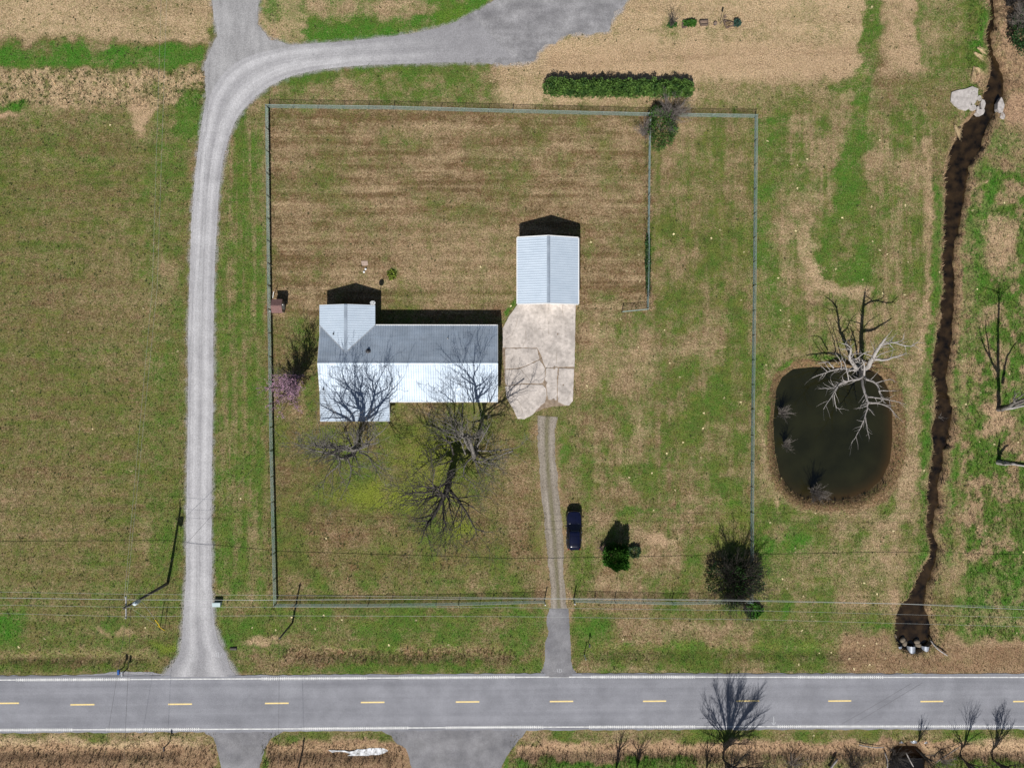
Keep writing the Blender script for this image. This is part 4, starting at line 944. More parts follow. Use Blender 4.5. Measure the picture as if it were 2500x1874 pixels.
# ================================================================== FENCES
m_wire = mat('fence_wire', (.27, .36, .33), (.19, .26, .24), scale=2, rough=.5, metal=.1)
m_post = mat('fence_post', (.32, .39, .37), (.22, .28, .26), scale=2, rough=.5, metal=.1)
FH = 1.2; BAY = 3.05
def panel_mesh(L, Hh, name='chain_link'):
    mb = MB(); sp = .075; r_ = .0042
    k = -Hh
    def seg(a, b):
        d = (Vector(b) - Vector(a)).normalized(); n_ = Vector((-d.z, 0, d.x)) * r_; y = Vector((0, r_, 0)); A, B = Vector(a), Vector(b)
        q = [n_, -n_ * .5 + y, -n_ * .5 - y]
        mb.add([A + e for e in q] + [B + e for e in q], [(0, 1, 4, 3), (1, 2, 5, 4), (2, 0, 3, 5)])
    while k < L:
        for sg in (1, -1):
            xa, xb = k, k + Hh
            za, zb = 0.0, Hh
            if xa < 0: za = -xa; xa = 0
            if xb > L: zb = Hh - (xb - L); xb = L
            if xb - xa > .02:
                if sg > 0: seg((xa, 0, za + .03), (xb, 0, zb + .03))
                else: seg((L - xa, 0.004, za + .03), (L - xb, 0.004, zb + .03))
        k += sp
    me = bpy.data.meshes.new(name); me.from_pydata(mb.v, [], mb.f); me.update(); me.materials.append(m_wire); return me
_pm = panel_mesh(1.0, FH)
# one mesh for a full bay, scaled along its length to fit each run
_bay = panel_mesh(BAY, FH); _gate = None
def post_mesh(h, r_):
    mb = MB(); mb.tube([(0, 0, -.1), (0, 0, h), (0, 0, h + .03)], [r_, r_, r_ * .5], 8); me = bpy.data.meshes.new('post'); me.from_pydata(mb.v, [], mb.f); me.update(); me.materials.append(m_post); return me
_lp = post_mesh(FH + .05, .03); _tp = post_mesh(FH + .14, .05)
mb = MB(); mb.tube([(0, 0, 0), (BAY, 0, 0)], .021, 6); _rail = bpy.data.meshes.new('top_rail'); _rail.from_pydata(mb.v, [], mb.f); _rail.update(); _rail.materials.append(m_post)
def fence(label, px, ends=(True, True)):
    pts = [P(*q) for q in px]
    f = thing('chain_link_fence', label, 'fence', pts[0], 'chain-link fence runs round the lot')
    for i in range(len(pts) - 1):
        a, b = pts[i], pts[i + 1]; L = (b - a).length; n = max(1, round(L / BAY)); d = (b - a) / L; ang = math.atan2(d.y, d.x)
        for k in range(n + 1):
            if k == n and i < len(pts) - 2: continue
            p_ = a + d * (L * k / n) - pts[0]
            endp = (k == 0 or k == n)
            o = link('post', _tp if endp else _lp, None, f, True, (p_.x, p_.y, 0))
        for k in range(n):
            p_ = a + d * (L * k / n) - pts[0]
            for nm, me, z in (('chain_link_panel', _bay, 0), ('top_rail', _rail, FH + .03)):
                o = link(nm, me, None, f, False, (p_.x, p_.y, z)); o.rotation_euler = (0, 0, ang); o.scale = (L / n / BAY, 1, 1)
    return f
fence('grey-green chain-link fence along the north side of the yard', [(655, 264), (960, 268), (1250, 276), (1580, 284), (1842, 288)])
fence('green chain-link fence between the gravel drive strip and the yard', [(655, 264), (660, 700), (666, 1100), (675, 1473)])
fence('green chain-link fence on the pond side of the yard', [(1842, 288), (1838, 700), (1834, 1000), (1832, 1250), (1832, 1320), (1830, 1465)])
fence('grey-green front fence west of the gate opening', [(675, 1473), (900, 1473), (1120, 1470), (1329, 1464)])
fence('grey-green front fence east of the gate opening', [(1401, 1462), (1500, 1465), (1640, 1468), (1830, 1465)])
fence('inner green chain-link fence ending in a short hooked return', [(1584, 300), (1582, 480), (1580, 640), (1579, 756), (1518, 762)])
# taller gate posts
for (x, y), lab in (((1329, 1463), 'white-topped gate post left of the front track'), ((1400, 1461), 'white-topped gate post right of the front track')):
    p_ = P(x, y); mb = MB(); g = thing('gate_post', lab, 'post', p_, 'pair of front gate posts')
    mb.tube([(p_.x, p_.y - .12, -.1), (p_.x, p_.y - .12, 1.9)], .07, 10); mb.build('shaft', m_post, g, True)
    mb = MB(); mb.tube([(p_.x, p_.y - .12, 1.9), (p_.x, p_.y - .12, 1.96), (p_.x, p_.y - .12, 2.0)], [.085, .085, .03], 10); mb.build('cap', m_trim, g, True)

# ================================================================== POLES AND WIRES
m_pole = mat('weathered_pole', (.13, .115, .10), (.08, .07, .06), scale=3, stretch=(1, 1, .15), rough=.9)
m_line = mat('aluminium_cable', (.45, .47, .46), (.36, .38, .37), rough=.5, metal=.2); m_cable = mat('black_cable', (.05, .05, .05), (.03, .03, .03), rough=.6)
PH = 10.6
pb = P(409.5, 1423); 
pole = thing('utility_pole', 'tall wooden power pole with crossarm and transformer west of the gravel drive', 'utility pole', pb)
top = Vector((pb.x - .25, pb.y, PH))
mb = MB(); mb.tube([(pb.x, pb.y, -.2), (pb.x, pb.y, 2), top], [.20, .19, .12], 12); mb.build('shaft', m_pole, pole, True)
def on(h): return pb.lerp(top, h / PH)
arm = on(10.1); mb = MB(); mb.box((arm.x, arm.y, arm.z), (.12, 2.6, .14)); mb.build('crossarm', mat('grey_wood', (.38, .38, .37), (.28, .28, .27), scale=5), pole)
for dy in (-1.2, .25, 1.2):
    mb = MB(); mb.tube([(arm.x, arm.y + dy, arm.z + .07), (arm.x, arm.y + dy, arm.z + .17), (arm.x, arm.y + dy, arm.z + .28)], [.045, .07, .03], 8); mb.build('insulator', m_trim, pole, True)
tr = on(8.6); mb = MB(); mb.tube([(tr.x + .42, tr.y + .1, 8.1), (tr.x + .42, tr.y + .1, 9.05), (tr.x + .42, tr.y + .1, 9.15)], [.26, .26, .18], 14); mb.build('transformer', mat('transformer_paint', (.50, .58, .62), (.42, .50, .54), rough=.4), pole, True)
mb = MB(); mb.box((tr.x + .17, tr.y + .05, 8.6), (.3, .1, .5)); mb.build('bracket', m_pole, pole)
for dx in (.2, -.2):
    mb = MB(); mb.tube([(tr.x + .42 + dx * .6, tr.y + .1, 9.12), (tr.x + .42 + dx * .6, tr.y + .1, 9.35)], .04, 6); mb.build('bushing', m_trim, pole)
mb = MB(); mb.tube([on(9.2) + Vector((-.35, -.3, 0)), on(9.2) + Vector((.0, .0, .1))], .05, 6); mb.build('fuse_cutout', m_trim, pole)
an = P(402, 1539)
for h, off in ((9.7, (0, 0)), (6.9, (-.6, .5))):
    g = thing('guy_wire', 'guy wire from pole top with a yellow guard tube' if h > 8 else 'lower guy wire from pole with a second yellow guard tube', 'guy wire', (an.x + off[0], an.y + off[1], 0))
    A = Vector((an.x + off[0], an.y + off[1], -.05)); B_ = on(h)
    mb = MB(); mb.tube([A, B_], .012, 5); mb.build('strand', m_line, g)
    mb = MB(); d = (B_ - A).normalized(); mb.tube([A + d * .1, A + d * 2.5], .035, 8); mb.build('guard_tube', mat('guard_yellow', (.75, .52, .02), (.62, .42, .02), rough=.5), g)
# short leaning pole south-west of the yard
q = P(714, 1519); sp_ = thing('utility_pole', 'short slim wooden pole by the front fence corner', 'utility pole', q); t_ = Vector((q.x, q.y - .1, 5.7))
mb = MB(); mb.tube([(q.x, q.y, -.1), t_], [.13, .095], 10); mb.build('shaft', m_pole, sp_, True)
mb = MB(); mb.box(t_ + Vector((0, 0, -.35)), (.3, .1, .12)); mb.build('bracket', m_pole, sp_)
# pole standing beyond the road, its shadow reaches into view
tp = S(743, 1801, 7.2); q2 = Vector((tp.x, tp.y, 0)); s2 = thing('utility_pole', 'wooden pole across the road whose shadow points at it', 'utility pole', q2)
mb = MB(); mb.tube([q2 + Vector((0, 0, -.6)), tp], [.14, .10], 10); mb.build('shaft', m_pole, s2, True)
mb = MB(); mb.box(tp + Vector((0, 0, -.4)), (.3, .1, .12)); mb.build('bracket', m_pole, s2)
def wire(label, nodes, r_, m, sag=0.0, cat='cable', group='overhead lines'):
    pts = []
    for i in range(len(nodes) - 1):
        a, b = Vector(nodes[i]), Vector(nodes[i + 1]); n = 14
        for k in range(n):
            t = k / n; p_ = a.lerp(b, t); p_.z -= sag * 4 * t * (1 - t); pts.append(p_)
    pts.append(Vector(nodes[-1])); mb = MB(); mb.tube(pts, r_, 5); o = mb.build('overhead_cable', m, None, True); tag(o, label, cat, group); return o
XE = 2700; XW = -250
def run(ys, hs): return [P(x, y, h) for (x, y), h in zip(ys, hs)]
wire('northernmost bare power line over the front fence', run([(XW, 1440), (304, 1449.5), (640, 1452), (1240, 1458), (1860, 1464), (XE, 1486)], (10.4, 10.4, 9.6, 9.0, 9.4, 10.3)), .011, m_line)
wire('thick pale bundled cable strung lowest along the front fence', run([(XW, 1455), (330, 1463), (640, 1464), (1240, 1460), (1700, 1464), (2200, 1473), (XE, 1496)], (5.8, 6.3, 5.2, 4.3, 4.8, 5.6, 6.2)), .027, m_line)
wire('middle bare power line over the roadside strip', run([(XW, 1472), (301, 1481), (640, 1481), (1240, 1482), (1860, 1490), (XE, 1512)], (10.4, 10.4, 9.7, 9.2, 9.5, 10.3)), .011, m_line)
wire('southernmost bare power line nearest the road', run([(XW, 1490), (297, 1504), (640, 1502), (1240, 1504), (1860, 1512), (XE, 1534)], (10.4, 10.4, 9.7, 9.2, 9.5, 10.3)), .011, m_line)
a0 = on(10.1)
wire('western of two thin lines running north over the west field', [a0 + Vector((-.1, 1.1, .2)), P(372, 700, 9.0), P(398, -150, 9.8)], .008, m_line)
wire('eastern of two thin lines running north over the west field', [a0 + Vector((.15, 1.2, .2)), P(384, 700, 9.0), P(412, -150, 9.8)], .008, m_line)
wire('service drop from the power pole to the house wall', [on(8.4), Vector((xL + .3, P(790, 950, 3).y, 2.75))], .016, m_cable, sag=.5)
wire('western thin line crossing the road toward the south', [on(9.6), S(350, 1780, 9.2), S(348, 2000, 9.2)], .012, m_cable)
wire('eastern thin line crossing the road toward the south', [on(9.0), S(411, 1780, 8.8), S(409, 2000, 8.8)], .014, m_cable)
wire('thin line from the short slim pole across the road', [t_, Vector((tp.x, tp.y, 7.0))], .013, m_cable)
# poles off to both sides that carry the long lines
for x, y in ((XW, 1471), (XE, 1508)):
    q = P(x, y, 10.2); e = thing('utility_pole', 'distant power pole carrying the roadside lines west of view' if x < 0 else 'distant power pole carrying the roadside lines east of view', 'utility pole', (q.x, q.y, 0))
    mb = MB(); mb.tube([(q.x, q.y, -.2), (q.x, q.y, PH)], [.2, .13], 10); mb.build('shaft', m_pole, e, True)
    mb = MB(); mb.box((q.x, q.y, 10.1), (.12, 3.0, .14)); mb.build('crossarm', MATS['grey_wood'], e)

# ================================================================== TREES AND SHRUBS
LK = 1.7
def smooth_line(pts, sub=4, jit=0.0, rnd=random):
    pts = [Vector(p) for p in pts]; out = []
    for i in range(len(pts) - 1):
        p0, p1, p2, p3 = pts[max(i - 1, 0)], pts[i], pts[i + 1], pts[min(i + 2, len(pts) - 1)]
        for k in range(sub):
            t = k / sub
            q = .5 * ((2 * p1) + (p2 - p0) * t + (2 * p0 - 5 * p1 + 4 * p2 - p3) * t * t + (3 * p1 - p0 - 3 * p2 + p3) * t ** 3)
            if jit and (i or k): q = q + Vector((rnd.uniform(-jit, jit), rnd.uniform(-jit, jit), rnd.uniform(-jit, jit)))
            out.append(q)
    return out + [pts[-1]]
def sides(r_): return 7 if r_ > .12 else 5 if r_ > .05 else 4 if r_ > .025 else 3
def sprout(mb, pts, r0, r1, level, rnd, dens, lo=.25, up=.25, lenk=1.0, tips=None, maxlen=4.0, ang=(30, 62), sub=(.85, .7), rmin=.011):
    """side branches along a limb, each with its own twigs"""
    L = sum((pts[i + 1] - pts[i]).length for i in range(len(pts) - 1))
    n = max(2, int(L * dens * (1.0 if level == 1 else 1.5))); N_ = len(pts) - 1
    for k in range(n + 1):
        t = lo + (1 - lo) * (k + rnd.random() * .8) / (n + 1) if k < n else 1.0
        f = min(t, .999) * N_; i = int(f); p = pts[i].lerp(pts[i + 1], f - i)
        d = (pts[i + 1] - pts[i]).normalized(); a = d.orthogonal().normalized(); a.rotate(Matrix.Rotation(rnd.uniform(0, 6.283), 3, d))
        th = math.radians(rnd.uniform(*ang)) if k < n else math.radians(rnd.uniform(5, 25))
        v = (d * math.cos(th) + a * math.sin(th)); v.z += up * rnd.uniform(.2, 1.0); v.normalize()
        l = min(maxlen, L * rnd.uniform(.28, .55) * (1.15 - .6 * t)) * lenk
        if l < .18: continue
        r_ = (r0 + (r1 - r0) * t); ra = max(rmin, min(r_ * .62, .014 + l * .028))
        m_ = 3 if level >= 2 else 5; q = [p]; cur = p.copy(); dv = v.copy()
        for s_ in range(m_):
            dv = (dv + Vector((rnd.uniform(-.26, .26), rnd.uniform(-.26, .26), rnd.uniform(-.18, .26) + up * .1))).normalized()
            cur = cur + dv * (l / m_); q.append(cur.copy())
        rr = [max(rmin * .75, ra + (rmin * .75 - ra) * (s_ / m_) ** .8) for s_ in range(m_ + 1)]
        mb.tube(q, rr, sides(ra), cap=False)
        if tips is not None and level >= 1: tips.extend(q[1:])
        if level < 3: sprout(mb, q, ra, .004, level + 1, rnd, dens * (sub[0] if level == 1 else sub[1]), .2, up, lenk, tips, maxlen * .6, ang, sub, rmin)
def bare_tree(name, label, base, limbs, bark, seed, trunk=None, dens=1.3, up=.25, lenk=1.0, cat='tree', group=None, tips=None, ang=(30, 62), maxlen=4.0, jit=.06, lo=.2, sub=(.85, .7), rmin=.011):
    rnd = random.Random(seed); base = Vector(base)
    t = thing(name, label, cat, base, group)
    if trunk:
        pts, rr = trunk; pts = smooth_line(pts, 4, .03, rnd); k = len(pts); mb = MB()
        rad = [float(np.interp(i / (k - 1), np.linspace(0, 1, len(rr)), rr)) for i in range(k)]
        mb.tube(pts, rad, 12); mb.build('trunk', bark, t, True)
    for pts, r0, r1, lv in limbs:
        pts = smooth_line(pts, 4, jit * (1 if r0 > .05 else .6), rnd); k = len(pts); mb = MB()
        r0 *= LK; rad = [r0 + (r1 - r0) * (i / (k - 1)) ** .85 for i in range(k)]
        mb.tube(pts, rad, sides(r0) + 1, cap=True)
        sprout(mb, pts, r0, r1, lv, rnd, dens, lo, up, lenk, tips, maxlen, ang, sub, rmin)
        mb.build('limb', bark, t, True)
    return t
m_bark = mat('grey_bark', (.20, .185, .17), (.085, .078, .07), scale=5, rough=.95, bump=.02)
m_pale = mat('dead_bleached_wood', (.37, .345, .33), (.23, .21, .195), scale=4, rough=.9, bump=.01)
m_dark = mat('dark_bark', (.10, .09, .082), (.05, .043, .038), scale=5, rough=.95)
m_twig = mat('grey_twig', (.24, .21, .19), (.15, .13, .12), scale=5, rough=.95)

def zA(x, y): return (1960 + x / 3.947, 680 + y / 3.947)
def zB(x, y): return (760 + x / 9.2125, 860 + y / 9.2125)
def zC(x, y): return (700 + x / 5.527, 940 + y / 5.527)
def zD(x, y): return (970 + x / 4.144, 940 + y / 4.144)
def z6(x, y): return (620 + x / 3.455, 460 + y / 3.455)
def sh(f, lst, zr=0.0): return [S(*f(x, y), h, zr) for x, y, h in lst]
def im(f, lst): return [P(*f(x, y), h) for x, y, h in lst]

# --- dead bleached tree at the pond
b0 = P(2094, 898); b0.z = -.25
A_ = sh(zA, [(560,740,1.9),(566,500,4.2),(577,280,6.0),(600,115,7.4)])
Bn = sh(zA, [(480,770,1.4),(395,575,3.4),(355,500,4.2),(345,380,5.2),(310,250,6.4),(220,175,7.1)])
Cn = sh(zA, [(430,820,.9),(370,750,1.7),(310,720,2.2),(180,712,2.8),(30,735,3.3)])
limbs = [([b0 + Vector((.1, .1, .4))] + A_, .27, .09, 3), ([b0 + Vector((-.1, .05, .4))] + Bn, .20, .04, 3), ([b0 + Vector((-.15, 0, .4))] + Cn, .17, .035, 3),
  (sh(zA, [(585,505,4.2),(670,490,4.5),(770,435,4.9),(850,385,5.2)]), .12, .05, 3), (sh(zA, [(588,250,6.2),(690,215,6.4),(850,230,6.6),(915,165,6.9)]), .08, .025, 3),
  (sh(zA, [(690,215,6.4),(770,180,6.6),(775,60,7.4)]), .05, .012, 3), (sh(zA, [(605,160,7.0),(660,205,6.8),(705,270,6.4)]), .045, .015, 3),
  (sh(zA, [(590,470,4.5),(650,400,4.9),(750,340,5.4)]), .05, .012, 3), (sh(zA, [(550,430,4.9),(450,405,4.9),(385,405,5.0)]), .04, .012, 3),
  (sh(zA, [(372,520,4.0),(430,470,4.5),(470,380,5.2),(535,333,5.7)]), .06, .02, 3), (sh(zA, [(430,470,4.5),(450,520,4.2),(425,545,4.0)]), .04, .02, 3),
  (sh(zA, [(430,595,3.2),(490,590,3.4),(520,650,3.0)]), .05, .02, 3), (sh(zA, [(312,255,6.4),(335,180,7.0)]), .035, .01, 3), (sh(zA, [(305,300,6.0),(250,290,6.1),(195,260,6.3)]), .035, .01, 3),
  (sh(zA, [(240,690,2.6),(200,620,3.2),(165,560,3.7),(75,555,4.0)]), .06, .025, 3), (sh(zA, [(315,712,2.3),(285,560,3.7),(200,370,5.4)]), .055, .015, 3), (sh(zA, [(180,712,2.8),(90,580,3.8)]), .035, .012, 3), (sh(zA, [(135,728,3.0),(108,790,2.6)]), .04, .012, 3),
  # limbs that hang out over the water, seen directly
  ([b0 + Vector((0, 0, .9))] + im(zA, [(560,955,2.2),(440,985,3.0),(370,1000,3.4),(290,1110,3.8),(200,1258,4.2)]), .13, .025, 3),
  (im(zA, [(430,990,3.0),(290,1050,3.6),(150,1058,4.0)]), .07, .015, 3), (im(zA, [(300,1110,3.8),(325,1240,3.6),(400,1255,3.4)]), .04, .012, 3), (im(zA, [(370,1000,3.2),(300,1030,3.6),(265,970,4.2)]), .04, .012, 3), (im(zA, [(440,975,3.2),(415,850,4.6),(370,740,5.6)]), .05, .015, 3),
  ([b0 + Vector((.15, -.1, .8))] + im(zA, [(600,960,2.4),(700,1005,3.2),(740,1090,3.6),(770,1165,3.6)]), .13, .03, 3), (im(zA, [(730,1080,3.6),(900,1080,4.2)]), .05, .012, 3), (im(zA, [(700,1005,3.2),(840,970,4.0),(885,990,4.4)]), .04, .012, 3),
  ([b0 + Vector((.1, -.15, .7))] + im(zA, [(575,1030,2.6),(620,1160,3.4),(625,1230,3.7),(600,1330,4.0),(540,1460,4.2),(468,1590,4.4)]), .12, .025, 3), (im(zA, [(605,1330,4.0),(620,1450,4.2),(640,1540,4.3)]), .045, .015, 3), (im(zA, [(630,1240,3.7),(685,1310,4.0)]), .04, .02, 3),
  (im(zA, [(625,1140,3.4),(800,1160,4.2),(990,1212,5.0)]), .06, .015, 3), (im(zA, [(628,1200,3.6),(800,1222,4.2),(930,1348,4.6)]), .06, .015, 3), (im(zA, [(590,930,2.6),(590,830,4.2),(570,780,5.0)]), .09, .03, 3), (im(zA, [(600,800,4.6),(480,920,3.2)]), .05, .02, 3)]
bare_tree('dead_tree', 'bleached leafless dead tree sprawling over the pond edge', b0, limbs, m_pale, 3, trunk=([b0 + Vector((0, 0, -.3)), b0 + Vector((0, 0, .5)), b0 + Vector((.1, .1, 1.1))], (.48, .36, .26)), dens=1.05, lenk=.8, up=.1, maxlen=2.2)

# --- spreading bare tree before the house
b1 = P(872, 1092); f1 = b1 + Vector((.1, .2, 5.6))
ZRF = 2.7
def rf(lst): return [S(*zB(x, y), h, ZRF) for x, y, h in lst]
limbs = [([f1] + rf([(1130,1400,7.0),(1060,1250,7.8),(930,900,9.6),(800,640,11.0),(760,400,12.0)]), .17, .03, 1),
  ([f1] + rf([(1140,1300,7.6),(1145,1000,9.2),(1115,850,10.0),(1180,600,11.2),(1180,420,12.0)]), .14, .03, 1),
  ([f1] + rf([(1260,1480,6.7),(1340,1200,8.2),(1420,950,9.6),(1400,580,11.2),(1540,330,12.4)]), .17, .03, 1),
  (rf([(1400,580,11.2),(1310,460,11.8),(1240,0,13.4)]), .06, .015, 1),
  ([f1] + rf([(1400,1450,6.6),(1480,1330,7.0),(1590,1130,8.0),(1900,880,9.2),(1960,600,10.2)]), .11, .02, 1),
  ([b1 + Vector((-.1, .1, 3.6))] + rf([(920,1560,5.8),(850,1380,6.8),(700,1150,8.0),(600,950,9.0),(450,640,10.4)]), .13, .02, 1),
  (rf([(850,1380,6.8),(640,1180,7.6),(460,1060,8.2),(370,880,9.0)]), .07, .015, 1), (rf([(1420,950,9.6),(1650,830,10.0),(1830,600,11.0)]), .07, .015, 1), (rf([(930,900,9.6),(720,740,10.4),(560,560,11.2)]), .06, .015, 1),
  (rf([(1115,850,10.0),(960,690,10.8),(900,450,12.0),(800,0,13.2)]), .05, .012, 1), (rf([(1340,1200,8.2),(1290,820,10.0),(1240,600,11.0)]), .05, .012, 1),
  # thick limb leaning west and the boughs that spread low over the lawn
  ([b1 + Vector((-.1, -.05, 2.2))] + im(zC, [(900,920,4.0),(800,975,5.2),(740,985,6.2)]), .24, .16, 2),
  (im(zC, [(740,985,6.2),(620,930,6.8),(450,895,7.2),(290,855,7.6),(140,800,8.0)]), .12, .02, 1), (im(zC, [(735,990,6.1),(600,1000,6.4),(510,1040,6.6)]), .06, .02, 1), (im(zC, [(720,1010,6.0),(700,1080,6.0),(560,1200,6.2),(495,1330,6.2),(495,1410,6.0)]), .07, .015, 1),
  (im(zC, [(820,990,5.4),(860,1100,5.8),(845,1300,6.2),(700,1560,6.6)]), .08, .015, 1), (im(zC, [(980,900,4.4),(1100,960,5.2),(1210,1150,5.8),(1300,1320,6.2)]), .08, .015, 1), (im(zC, [(990,890,4.6),(1180,920,5.6),(1260,1100,6.2)]), .06, .012, 1),
  (im(zC, [(890,860,4.6),(850,760,6.0),(780,540,8.0),(640,360,9.6)]), .08, .015, 1), (im(zC, [(930,850,4.8),(900,720,6.4),(860,640,7.4),(900,560,8.4)]), .07, .015, 1), (im(zC, [(1000,850,5.0),(1080,760,6.0),(1290,740,7.0)]), .06, .012, 1), (im(zC, [(880,900,4.6),(940,1000,5.4),(1020,1160,5.8)]), .05, .012, 1)]
bare_tree('bare_tree', 'spreading bare tree before the porch, its shadow across the white roof', b1, limbs, m_bark, 5, trunk=([b1 + Vector((0, 0, -.2)), b1 + Vector((0, 0, .6)), b1 + Vector((0, .05, 2.6)), f1 + Vector((0, 0, .2))], (.55, .40, .32, .22)), dens=1.0, up=.3, lenk=1.45, maxlen=5.0, sub=(.7, .35), rmin=.017)

# --- pair of bare trees toward the slab
b2 = P(1160, 1107); f2 = b2 + Vector((.1, .15, 6.3))
limbs = [([f2] + [S(*zD(795,120), 7.6, ZRF), S(*z6(1870,1640), 9.6, ZRF), S(*z6(1860,1560), 10.6, ZRF), S(*z6(1900,1440), 12.0, ZRF)], .16, .03, 1),
  ([S(*z6(1870,1640), 9.6, ZRF), S(*z6(1780,1570), 10.6, ZRF), S(*z6(1750,1520), 11.2, ZRF)], .07, .015, 1), ([S(*zD(785,150), 7.6, ZRF), S(*zD(900,60), 8.6, ZRF), S(*z6(2020,1590), 10.2, ZRF)], .08, .015, 1),
  ([b2 + Vector((.1, .1, 4.2))] + sh(zD, [(860,320,5.4),(900,325,5.6),(965,245,6.6),(1060,185,7.6),(1150,30,9.4)]), .12, .02, 1), (sh(zD, [(1060,185,7.6),(1100,200,7.6),(1150,320,6.8)]), .05, .012, 1), ([S(1280, 922, 9.4), S(1240, 955, 8.4), S(1222, 985, 7.2)], .06, .015, 1),
  (im(zD, [(770,690,4.8),(700,600,6.6),(665,480,8.4),(660,260,10.4)]), .12, .02, 1), (im(zD, [(800,640,5.2),(880,500,7.0),(950,370,8.4)]), .08, .015, 1), (im(zD, [(810,660,5.0),(930,660,6.2),(1100,650,7.4),(1240,620,8.0)]), .09, .015, 1),
  (im(zD, [(820,720,4.8),(900,760,5.8),(1000,800,6.6)]), .07, .015, 1), (im(zD, [(790,740,4.4),(810,850,5.2),(880,1010,5.8)]), .07, .015, 1), (im(zD, [(760,720,4.6),(690,800,5.4),(670,920,5.8),(750,980,6.0),(800,1070,6.0)]), .07, .02, 1), (im(zD, [(690,700,5.2),(640,560,7.0),(590,420,8.4)]), .06, .012, 1)]
bare_tree('bare_tree', 'upright bare tree between the concrete slab and the front lawn', b2, limbs, m_bark, 8, trunk=([b2 + Vector((0, 0, -.2)), b2 + Vector((0, 0, .6)), b2 + Vector((.05, .08, 3)), f2 + Vector((0, 0, .2))], (.48, .36, .28, .20)), dens=1.0, up=.3, lenk=1.45, maxlen=5.0, sub=(.7, .35), rmin=.017)
b3 = P(1101, 1158); f3 = b3 + Vector((-.1, -.4, 4.2))
limbs = [([f3] + im(zD, [(520,1010,5.0),(440,1190,6.4),(350,1340,7.6),(290,1440,8.4),(235,1590,9.4)]), .26, .03, 1), (im(zD, [(310,1370,7.6),(150,1375,8.2)]), .07, .015, 1), (im(zD, [(350,1340,7.6),(270,1430,8.2),(225,1530,8.8)]), .06, .015, 1),
  (im(zD, [(535,1060,4.8),(620,1170,6.0),(700,1290,7.0),(790,1460,8.0),(812,1570,8.6)]), .13, .02, 1), (im(zD, [(790,1450,8.0),(900,1480,8.4),(1000,1480,8.8)]), .05, .012, 1), (im(zD, [(465,1190,6.2),(465,1330,7.4),(480,1440,8.2),(410,1580,9.0)]), .07, .015, 1),
  (im(zD, [(490,990,4.8),(400,1035,5.6),(300,1030,6.2),(100,990,7.2)]), .10, .015, 1), (im(zD, [(320,1040,6.2),(240,1150,6.8),(215,1240,7.2)]), .05, .012, 1), (im(zD, [(560,980,4.6),(650,1000,5.4),(750,1090,6.2)]), .05, .012, 1),
  ([b3 + Vector((0, .2, 3.4))] + sh(zD, [(580,670,5.4),(600,500,7.2),(560,380,8.6),(480,345,9.2)]), .17, .04, 1), (sh(zD, [(595,480,7.4),(550,330,8.8),(510,220,9.8),(430,150,10.6)]), .07, .015, 1), (sh(zD, [(550,470,7.2),(450,450,7.6),(360,405,8.2),(310,400,8.4),(260,270,9.4),(220,210,10)]), .09, .015, 1), (sh(zD, [(360,405,8.2),(330,250,9.6)]), .05, .012, 1),
  (sh(zD, [(560,720,4.6),(480,700,5.0),(400,740,4.8),(320,770,4.8),(170,900,4.4)]), .11, .02, 1), (sh(zD, [(320,770,4.8),(290,660,6.0),(220,590,6.8)]), .05, .012, 1), (sh(zD, [(560,740,4.4),(700,740,4.8),(900,600,6.2),(1050,560,7)]), .08, .015, 1), ([S(*zD(600,500), 7.2), S(*zD(580,160), 10.4, 0), S(1112, 948, 12.4, ZRF)], .08, .02, 1),
  (im(zD, [(560,760,4.4),(480,790,5.2),(370,830,6.2),(330,980,6.6)]), .07, .015, 1), (im(zD, [(570,700,4.8),(520,580,6.6),(410,540,7.6),(290,520,8.6)]), .08, .015, 1)]
bare_tree('bare_tree', 'large dark bare tree leaning south over the front lawn', b3, limbs, m_dark, 9, trunk=([b3 + Vector((0, 0, -.2)), b3 + Vector((0, 0, .6)), b3 + Vector((0, -.1, 2.4)), f3], (.62, .48, .40, .30)), dens=1.05, up=.2, lenk=1.5, maxlen=5.2, sub=(.7, .35), rmin=.018)

# --- trees at the east edge, mostly known by their shadows
q = P(2436, 999)
def z8(x, y): return (1860 + x / 3.455, 460 + y / 3.455)
bare_tree('bare_tree', 'tall slender bare tree at the right edge beyond the creek', q, [
  ([q + Vector((0, 0, .8))] + sh(z8, [(1995,1600,3.6),(1995,1200,9.0),(1998,950,12.0),(2000,870,12.8)]), .17, .06, 2), (sh(z8, [(2000,880,12.8),(1940,850,13),(1860,830,13.4)]), .06, .02, 2), (sh(z8, [(2000,940,12.0),(2050,860,13),(2130,810,13.6)]), .06, .02, 2), (sh(z8, [(2000,870,12.8),(1985,760,14.4)]), .05, .02, 2),
  (sh(z8, [(1985,1540,4.4),(1900,1380,6.6),(1850,1250,8.4),(1830,1120,10)]), .09, .02, 2), (sh(z8, [(1930,1440,5.8),(1890,1200,9.0),(1890,1080,10.6)]), .07, .015, 2), (sh(z8, [(2030,1640,3.2),(2060,1450,5.6),(2120,1330,7.4),(2200,1250,8.8)]), .12, .03, 2)],
  m_bark, 12, trunk=([q + Vector((0, 0, -.2)), q + Vector((0, 0, 1.0))], (.30, .20)), dens=.6, up=.3, lenk=.5)
q = P(2436, 1128)
bare_tree('snag', 'broken forked snag with pale trunk at the right edge', q, [([q + Vector((0, 0, 1.2)), S(2437, 1095, 2.0), S(2440, 1072, 3.2)], .16, .07, 3), ([q + Vector((.05, 0, 1.1)), S(2452, 1092, 2.1), S(2462, 1086, 2.6)], .15, .08, 3)], m_pale, 13, trunk=([q + Vector((0, 0, -.2)), q + Vector((.05, 0, 1.4))], (.34, .24)), dens=.2, lenk=.3)
q = P(2470, 1118, .0)
